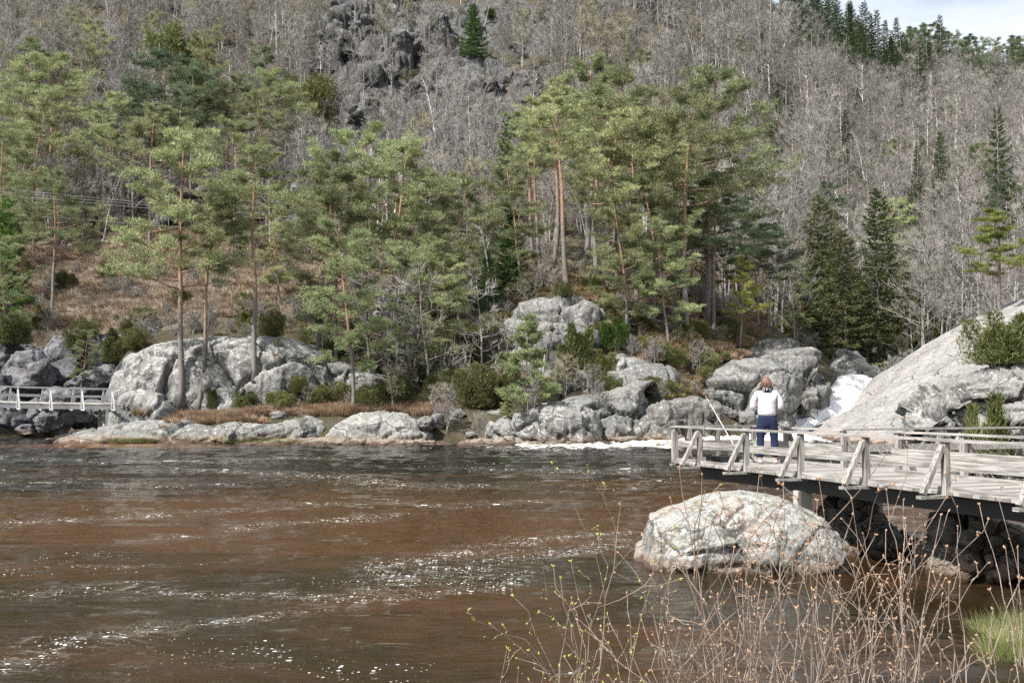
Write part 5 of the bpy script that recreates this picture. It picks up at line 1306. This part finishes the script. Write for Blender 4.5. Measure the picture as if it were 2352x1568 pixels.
# log and sandy edge near the bridge
g = Geo(); a = P(208, 1003, 62.5); g.tube([P(205, 998, 66) , P(215, 998, 65.5), P(262, 1000, 65)], [.09, .1, .05], 7); lg = mobj('driftwood_log', g, M['wood_white'], smooth=True)
tag(lg, 'short pale driftwood log at the waterline below the footbridge', 'log')

# ---- power lines
M['wire'] = NM('wire_metal', .4, .5).base((.34, .35, .36)).m
for i, (ya, yb, d) in enumerate([(430, 604, 104), (438, 598, 105.5), (444, 611, 107), (490, 626, 103)]):
    a = P(-160, ya - 14, d); b = P(2560, yb + 6, d + 6); pts = []
    for k in range(61):
        t = k / 60; p = a.lerp(b, t); pm = 4 * t * (1 - t); p.z -= pm * (1.1 if i < 3 else .9); pts.append(p)
    g = Geo(); g.tube(pts, .012, 4)
    w_ = mobj('power_line', g, M['wire'])
    tag(w_, ['uppermost of the three thin wires crossing before the hillside', 'middle of the three thin wires crossing before the hillside', 'lowest of the three close wires crossing before the hillside', 'single thin wire hanging well below the three close ones'][i], 'power line', 'power lines across the valley')

# ---- the person (seen from behind, arms folded, looking down)
def skin(name, J, E, mat, parent, sub=2, root=0):
    """J: list of (x,y,z,rx,ry); E: edges"""
    me = bpy.data.meshes.new(name); me.from_pydata([j[:3] for j in J], E, []); me.update()
    o = link(bpy.data.objects.new(name, me), parent); me.materials.append(mat)
    md = o.modifiers.new('skin', 'SKIN'); md.use_smooth_shade = True; md.use_x_symmetry = False
    for i, j in enumerate(J):
        sv_ = me.skin_vertices[0].data[i]; sv_.radius = (j[3], j[4] if len(j) > 4 else j[3]); sv_.use_root = (i == root)
    s = o.modifiers.new('subsurf', 'SUBSURF'); s.levels = sub; s.render_levels = sub
    return o
skinm = NM('skin', .55, .35).base((.62, .40, .31)).m
def cloth(name, c, s=60, k=.25, rough=.9):
    m = NM(name, rough, .2); f = m.noise(m.obj(), s, 3, .6); m.base(m.mix(m.ramp(f, .3, .7), c, tuple(x * (1 - k) for x in c)))
    m.bump(m.noise(m.mapv(m.obj(), (1.5, 1.5, 8)), 3, 4, .6), .5, .03); return m.m
pw = dk(.62, 1.05); pw.x, pw.y = P(1763, 1060, 20.55).x, 20.55
per = empty('person', (pw.x, pw.y, DZ + .003), 'person seen from behind in a white sweater and dark jeans standing on the deck', 'person', rz=-.12, sc=(1.1, 1.05, 1.0))
# body: hips..neck..head, arms folded in front (+y is away from the camera), legs
BJ = [(0, 0, .90, .14, .10), (0, .005, 1.02, .125, .09), (0, .005, 1.20, .14, .095), (0, .0, 1.36, .13, .09), (0, .005, 1.43, .06, .06), (0, .035, 1.50, .055, .055), (0, .07, 1.58, .075, .09), (0, .06, 1.65, .068, .08),
      (-.15, .0, 1.35, .045, .045), (-.25, .0, 1.10, .036, .036), (-.04, .205, 1.10, .030, .030), (.08, .215, 1.13, .028, .02),
      (.15, .0, 1.35, .045, .045), (.25, .0, 1.10, .036, .036), (.04, .225, 1.135, .030, .030), (-.08, .235, 1.16, .028, .02),
      (-.095, 0, .83, .085, .085), (-.115, .02, .48, .058, .058), (-.12, 0, .09, .04, .04), (-.125, .12, .045, .04, .03),
      (.095, 0, .83, .085, .085), (.12, .02, .48, .058, .058), (.13, 0, .09, .04, .04), (.15, .12, .045, .04, .03)]
# fingers
BE = [(0, 1), (1, 2), (2, 3), (3, 4), (4, 5), (5, 6), (6, 7), (3, 8), (8, 9), (9, 10), (10, 11), (3, 12), (12, 13), (13, 14), (14, 15), (0, 16), (16, 17), (17, 18), (18, 19), (0, 20), (20, 21), (21, 22), (22, 23)]
for hnd, s_ in ((11, 1), (15, -1)):
    x, y, z = BJ[hnd][:3]
    for f in range(4):
        zf = z + .027 - f * .018; i0 = len(BJ)
        BJ += [(x + s_ * .035, y + .004, zf, .010, .010), (x + s_ * (.070 - abs(f - 1.3) * .006), y - .006, zf, .0085, .0085), (x + s_ * (.093 - abs(f - 1.3) * .009), y - .026, zf, .0075, .0075)]
        BE += [(hnd, i0), (i0, i0 + 1), (i0 + 1, i0 + 2)]
    i0 = len(BJ); BJ += [(x + s_ * .0, y - .01, z + .038, .011, .011), (x + s_ * .03, y - .022, z + .052, .009, .009)]; BE += [(hnd, i0), (i0, i0 + 1)]
skin('body', BJ, BE, skinm, per)
SJ = [(0, .0, .90, .19, .135), (0, .0, 1.03, .172, .125), (0, .0, 1.2, .172, .125), (0, -.012, 1.335, .165, .112), (0, .005, 1.425, .075, .07),
      (-.165, .0, 1.355, .072, .072), (-.232, .0, 1.24, .062, .062), (-.25, .0, 1.09, .062, .062), (-.16, .14, 1.075, .055, .055), (-.04, .2, 1.10, .045, .045),
      (.165, .0, 1.355, .072, .072), (.232, .0, 1.24, .062, .062), (.25, .0, 1.09, .062, .062), (.16, .16, 1.09, .055, .055), (.05, .22, 1.13, .045, .045)]
SE = [(0, 1), (1, 2), (2, 3), (3, 4), (3, 5), (5, 6), (6, 7), (7, 8), (8, 9), (3, 10), (10, 11), (11, 12), (12, 13), (13, 14)]
skin('sweater', SJ, SE, cloth('white_knit', (.60, .585, .61), 90, .18), per)
JJ = [(0, 0, 1.02, .155, .112), (0, -.01, .86, .165, .125), (-.095, 0, .77, .098, .105), (-.112, .01, .62, .085, .09), (-.118, .015, .47, .068, .07), (-.12, -.012, .30, .066, .07), (-.122, 0, .11, .052, .055),
      (.095, 0, .77, .098, .105), (.116, .01, .62, .085, .09), (.124, .015, .47, .068, .07), (.128, -.012, .30, .066, .07), (.132, 0, .11, .052, .055)]
JE = [(0, 1), (1, 2), (2, 3), (3, 4), (4, 5), (5, 6), (1, 7), (7, 8), (8, 9), (9, 10), (10, 11)]
skin('jeans', JJ, JE, cloth('dark_denim', (.018, .026, .062), 120, .35), per)
for sx, tx in ((-.122, -.005), (.132, .035)):
    skin('shoe', [(sx, -.045, .045, .044, .045), (sx + tx * .4, .05, .042, .045, .042), (sx + tx, .15, .035, .040, .030)], [(0, 1), (1, 2)], cloth('pale_shoe', (.55, .50, .46), 50, .2), per, root=1)
# hair: bob cut
rng = np.random.default_rng(4); hg = Geo()
hc = np.array([0, .055, 1.60])
for k in range(900):
    th = rng.uniform(0, 6.28); ph = rng.uniform(0, 1.0)
    d0 = np.array([math.cos(th) * math.sin(ph * 1.35), math.sin(th) * math.sin(ph * 1.35), math.cos(ph * 1.35)])
    if d0[1] > .55 and d0[2] < .5: continue
    p0 = hc + d0 * np.array([.074, .088, .10]); p = [tuple(p0)]
    o_ = np.array([d0[0], d0[1], 0]); o_ = o_ / (np.linalg.norm(o_) + 1e-6)
    L = rng.uniform(.10, .17) if d0[2] < .6 else rng.uniform(.15, .24)
    q = p0.copy()
    for s_ in range(4):
        q = q + (o_ * (.018 - s_ * .013) + np.array([0, 0, -.05 - .01 * s_])) * L / .17 + rng.normal(size=3) * .004
        r_ = (q - hc); rr_ = np.linalg.norm(r_[:2]); 
        p.append(tuple(q))
    hg.tube(p, [.009, .010, .009, .007, .002], 3, cap=False)
u_ = Geo(); nn_ = 16
Vh = [(hc[0] + .078 * math.sin(a) * math.cos(b), hc[1] + .092 * math.sin(a) * math.sin(b), hc[2] + .112 * math.cos(a)) for a in np.linspace(0, 2.1, 10) for b in np.linspace(0, 2 * math.pi, nn_, endpoint=False)]
Qh = [(i * nn_ + j, i * nn_ + (j + 1) % nn_, (i + 1) * nn_ + (j + 1) % nn_, (i + 1) * nn_ + j) for i in range(9) for j in range(nn_)]
hg.add(Vh, None, Qh)
hm_ = NM('auburn_hair', .45, .5); hm_.base(hm_.mix(hm_.ramp(hm_.noise(hm_.mapv(hm_.obj(), (1, 1, .2)), 60, 3), .35, .65), (.07, .035, .022), (.22, .115, .065)))
mobj('hair', hg, hm_.m, per, smooth=True)
# face (turned away from the camera): nose, eyes, ears, lips
fg = Geo(); fg.tube([(0, .165, 1.615), (0, .19, 1.575), (0, .165, 1.568)], [.008, .014, .010], 6)
for s_ in (-1, 1): fg.tube([(s_ * .085, .06, 1.60), (s_ * .095, .05, 1.575), (s_ * .085, .06, 1.55)], [.010, .016, .008], 5)
fc_ = mobj('face', fg, skinm, per, smooth=True)
eg = Geo()
for s_ in (-1, 1): eg.tube([(s_ * .045, .150, 1.603), (s_ * .028, .158, 1.603)], [.006, .006], 6)
mobj('eyes', eg, NM('eye_dark', .3, .5).base((.05, .04, .03)).m, fc_)
eg = Geo(); eg.tube([(-.022, .158, 1.535), (0, .165, 1.535), (.022, .158, 1.535)], [.003, .007, .003], 6); mobj('mouth', eg, NM('lips', .5, .4).base((.45, .17, .15)).m, fc_)
sm = NM('black_white_scarf', .9, .2); sm.base(sm.mix(sm.math('LESS_THAN', sm.voro(sm.obj(), 26), .26), (.02, .02, .025), (.75, .75, .75)))
sg = Geo()
for q, (r, z, t) in enumerate([(.083, 1.425, .034), (.086, 1.46, .032), (.078, 1.49, .026)]):
    pts_ = [(math.cos(a) * r * 1.08, math.sin(a) * r + .02, z + .012 * math.sin(a * 2 + q) + .015 * math.sin(a)) for a in np.linspace(0, 2 * math.pi, 19)]
    sg.tube(pts_, [t * (1 + .15 * math.sin(i * 1.7 + q)) for i in range(19)], 6)
mobj('scarf', sg, sm.m, per, smooth=True)
# ---- folding stool, tray, fishing rod
sp = dk(.55, .62); stx, sty = P(1722, 1060, 20.9).x, 20.9
stl = empty('folding_stool', (stx, sty, DZ + .003), 'small folding stool with a green cloth seat left of the standing person', 'stool', rz=.3)
g = Geo(); 
nv_ = 9
Vs = [(-.2 + .4 * i / 8, -.16 + .32 * j / 4, .43 - .035 * math.sin(math.pi * i / 8)) for i in range(9) for j in range(5)]
Vs += [(x, y, z - .012) for x, y, z in Vs]
Qs = [(i * 5 + j, i * 5 + j + 1, (i + 1) * 5 + j + 1, (i + 1) * 5 + j) for i in range(8) for j in range(4)]
Qs += [tuple(45 + v for v in reversed(q)) for q in Qs]
for j in range(4): Qs += [(j, 45 + j, 46 + j, j + 1), (40 + j + 1, 86 + j, 85 + j, 40 + j)]
for i in range(8): Qs += [(i * 5, (i + 1) * 5, 45 + (i + 1) * 5, 45 + i * 5), (i * 5 + 4, 49 + i * 5, 49 + (i + 1) * 5, (i + 1) * 5 + 4)]
g.add(Vs, None, Qs); mobj('seat', g, cloth('green_canvas', (.20, .27, .17), 30, .2), stl, smooth=True)
for x0, x1, y in ((-.2, .2, -.15), (.2, -.2, -.13), (-.2, .2, .15), (.2, -.2, .13)):
    g = Geo(); g.tube([(x0, y, .43), (x1, y, .0)], .011, 6); mobj('leg', g, M['steel'], stl, smooth=True)
g = Geo(); a = Vector(P(1700, 1050, 20.9)); a = Vector((stx - .18, sty - .12, DZ + .08)); b = P(1620, 908, 21.75)
rd_ = Geo(); rd_.tube([a.lerp(b, t) for t in (0, .3, .6, .85, 1)], [.016, .013, .010, .007, .004], 6)
rod = empty('fishing_rod', a, 'pale fishing rod leaning on the deck railing left of the stool', 'fishing rod')
rb = Geo(); rb.tube([a.lerp(b, t) - a for t in (.12, .3, .6, .85, 1)], [.009, .008, .006, .004, .002], 6); mobj('blank', rb, NM('rod_white', .35, .5).base((.75, .77, .78)).m, rod, smooth=True)
rb = Geo(); rb.tube([Vector((0, 0, 0)), a.lerp(b, .13) - a], .018, 8); mobj('handle', rb, M['steel'], rod, smooth=True)
rb = Geo(); q = a.lerp(b, .16) - a; rb.tube([q + Vector((-.03, -.04, 0)), q + Vector((.03, -.04, 0))], .03, 10); rb.tube([q, q + Vector((0, -.05, 0))], .006, 5); mobj('reel', rb, M['steel'], rod, smooth=True)
tp = P(1660, 1062, 21.1)
bag = empty('tackle_box', (tp.x, tp.y, DZ + .003), 'flat black tackle box lying on the tip of the deck', 'box', rz=.2)
g = Geo(); g.beam((-.3, 0, .05), (.3, 0, .05), .28, .09); g.beam((-.26, 0, .003), (.26, 0, .003), .24, .012); mobj('box_body', g, NM('black_plastic', .5, .4).base((.02, .02, .022)).m, bag)
g = Geo(); g.beam((-.305, 0, .108), (.305, 0, .108), .29, .022); lid_ = mobj('lid', g, bpy.data.materials['black_plastic'], bag)
g = Geo(); g.tube([(-.08, 0, .12), (-.07, 0, .15), (.07, 0, .15), (.08, 0, .12)], .009, 5); mobj('handle', g, M['steel'], lid_)

# ---- leafless shrubs in front of the camera
M['near_bark'] = NM('reddish_twig_bark', .6, .35); _m = M['near_bark']
_m.base(_m.mix(_m.ramp(_m.noise(_m.pos(), 9, 4, .6), .35, .65), (.15, .108, .083), (.29, .235, .198))); M['near_bark'] = _m.m
M['near_dark'] = NM('dark_twig_bark', .7, .3).base((.13, .10, .085)).m
M['bud_green'] = NM('green_buds', .5, .4).base((.27, .30, .07)).m
M['bud_brown'] = NM('brown_buds', .5, .4).base((.36, .22, .13)).m
def near_shrub(px, d, tops, label, bud, seed, bark='near_bark', z0=.1, fork=.34):
    """tops: [(px, py)] of the longest stems at about distance d"""
    rng = np.random.default_rng(seed); G_ = Geo(); B_ = Geo()
    x0 = (px - 1176) / F * d
    e = empty('leafless_shrub', (x0, d, z0), label, 'shrub', 'leafless shrubs in the foreground')
    org = np.array([x0, d, z0])
    def budat(p, dr, s=1.0):
        dr = np.array(dr) / (np.linalg.norm(dr) + 1e-9); side = np.cross(dr, rng.normal(size=3)); side /= np.linalg.norm(side) + 1e-9
        ax = dr * .8 + side * rng.uniform(.2, .9); ax /= np.linalg.norm(ax); L = .0085 * s * rng.uniform(.7, 1.5)
        b_ = p; B_.tube([b_, b_ + ax * L * .35, b_ + ax * L * .75, b_ + ax * L * 1.25], [.0014 * s, .0034 * s, .0030 * s, .0006], 4, cap=False)
    def stem(p0, p1, r, lvl):
        L = np.linalg.norm(p1 - p0); n = max(4, int(L / .11)); pts = []; off = rng.normal(size=3) * .055 * L; off2 = rng.normal(size=3) * .012
        for i in range(n + 1):
            t = i / n; q = p0 * (1 - t) + p1 * t + off * math.sin(math.pi * t) + off2 * math.sin(7 * t + seed) + rng.normal(size=3) * .006 * (0 < i < n); pts.append(q)
        G_.tube(pts, [max(.0016, r * (1 - .72 * i / n)) for i in range(n + 1)], 5 if lvl == 0 else 4, cap=False)
        for i in range(1, n + 1):
            dr = pts[i] - pts[i - 1]
            if i / n > (.45 if lvl == 0 else .15):
                for _ in range((1 if rng.random() < .75 else 0) if i < n else 2): budat(pts[i] if i == n else pts[i] - dr * rng.random(), dr, 1.25 if i == n else .9)
            if lvl < 2 and i / n > .22 and rng.random() < fork * (1 if lvl == 0 else .55):
                a = dr / np.linalg.norm(dr); s = rng.normal(size=3); s[1] *= .6; s -= a * s.dot(a); s /= np.linalg.norm(s)
                l2 = L * rng.uniform(.16, .38) * (1.15 - .5 * i / n); v = a * .85 + s * rng.uniform(.35, .8); v[2] += .12; v /= np.linalg.norm(v)
                stem(pts[i], pts[i] + v * l2, r * (1 - .72 * i / n) * .62, lvl + 1)
    for (tx, ty) in tops:
        dd = d + rng.uniform(-.35, .5); t = np.array(P(tx, ty, dd)) - org; b = np.array([rng.normal() * .10, rng.normal() * .10, -.25])
        stem(b, t, .0058 * (np.linalg.norm(t) / 1.6) ** .5 * rng.uniform(.8, 1.2), 0)
    mobj('branches', G_, M[bark], e, smooth=True); tag(mobj('buds', B_, M[bud], e, smooth=True), kind='stuff')
near_shrub(1440, 4.9, [(1425, 1150), (1310, 1370), (1390, 1330), (1500, 1290), (1340, 1450), (1520, 1420), (1235, 1500)], 'yellow green budded shrub with one tall straight stem, leftmost in the foreground', 'bud_green', 3, fork=.6)
near_shrub(1600, 4.7, [(1557, 1070), (1612, 1090), (1575, 1300), (1640, 1360), (1500, 1460), (1700, 1420)], 'leafless shrub whose forked twig reaches the deck tip from below', 'bud_brown', 5)
near_shrub(1790, 4.6, [(1790, 1110), (1850, 1250), (1700, 1330), (1760, 1370), (1860, 1380), (1650, 1400), (1820, 1300)], 'dense tangle of leafless reddish stems before the pale boulder', 'bud_brown', 7)
near_shrub(1750, 4.2, [(1560, 1290), (1960, 1300), (1640, 1200), (2000, 1420), (1600, 1480)], 'dark twisted old shrub with curved stems low in the foreground', 'bud_brown', 9, bark='near_dark', z0=.3)
near_shrub(1960, 4.5, [(1880, 1110), (1962, 1150), (1860, 1280), (2010, 1230), (1990, 1340), (2050, 1380), (1930, 1330)], 'tall leafless shrub under the middle of the wooden deck', 'bud_brown', 11)
near_shrub(2110, 4.6, [(2035, 1130), (2068, 1150), (2160, 1190), (2110, 1310), (2200, 1280), (2060, 1380), (2150, 1420)], 'spreading leafless shrub before the dark water on the right', 'bud_brown', 13)
near_shrub(2260, 4.4, [(2250, 1160), (2200, 1210), (2310, 1260), (2345, 1330), (2280, 1400), (2180, 1340)], 'rightmost leafless shrub of thick pinkish stems in the foreground', 'bud_brown', 15)
near_shrub(1680, 4.4, [(1500, 1400), (1560, 1450), (1620, 1380), (1680, 1430), (1740, 1400), (1800, 1430), (1450, 1500), (1860, 1440)], 'low reddish tangle of crossing twigs below the pale boulder', 'bud_brown', 21, fork=.48)
near_shrub(1930, 4.3, [(1760, 1440), (1820, 1410), (1880, 1400), (1940, 1430), (2000, 1390), (2060, 1440), (2120, 1420)], 'low reddish tangle of twigs in front of the dark water under the deck', 'bud_brown', 23, fork=.48)
near_shrub(2180, 4.2, [(2060, 1470), (2120, 1440), (2190, 1450), (2250, 1460), (2310, 1470), (2360, 1440)], 'low reddish twigs in front of the green grass at the right border', 'bud_brown', 25, fork=.5)
near_shrub(1200, 5.2, [(1160, 1490), (1190, 1545), (1250, 1550)], 'few thin bare twigs at the bottom edge left of the shrubs', 'bud_green', 17, z0=.2, fork=.2)
# branches behind the deck at the right edge
g = Geo(); rng = np.random.default_rng(44)
for k in range(34):
    b0 = np.array(P(rng.uniform(2260, 2420), rng.uniform(1080, 1190), rng.uniform(17.5, 19))); v = np.array([-1.0, 0, rng.uniform(-.3, .9)]) + rng.normal(size=3) * .35
    pl, dl = polyline(rng, b0, v, rng.uniform(.6, 1.6), 6, .22, .03); g.tube(pl, [.014, .011, .009, .007, .005, .004, .002], 4)
    for s_ in range(4):
        i = rng.integers(1, 6); p2, _ = polyline(rng, pl[i], v + rng.normal(size=3) * .8, rng.uniform(.2, .6), 3, .25); g.tube(p2, [.006, .005, .003, .002], 3)
bb = mobj('leafless_shrub', g, M['twig']); tag(bb, 'grey leafless branches tangled behind the right hand deck railing', 'shrub')
# grass at the right border
gm = tm('fresh_grass', (.12, .145, .045), (.26, .265, .12))
gm2 = tuft(301, .32, .16, 60, .008, .5); gm2.materials.append(gm)
pts, scs, rts, ids = [], [], [], []
for i in range(330):
    x = rg.uniform(4.6, 7.4); y = rg.uniform(10.6, 12.4)
    z = bank(x, y)
    if x < .445 * y + .15 * math.sin(y * 5): continue
    pts.append((x, y, max(z, -.04))); scs.append(rg.uniform(.35, .95)); rts.append(rg.random() * 6.28); ids.append(0)
for i in range(420):
    px = rg.choice([rg.uniform(250, 350), rg.uniform(500, 700), rg.uniform(255, 340)]); p = hit(px, rg.uniform(1008, 1016))
    if p is None: continue
    pts.append((p.x, p.y, max(.0, p.z) - .02)); scs.append(rg.uniform(.35, .8)); rts.append(rg.random() * 6.28); ids.append(0)
o = scatter('grass', pts, scs, rts, ids, ['g'], merged=[gm2]); tag(o, 'fresh green grass at the water edge', 'grass')
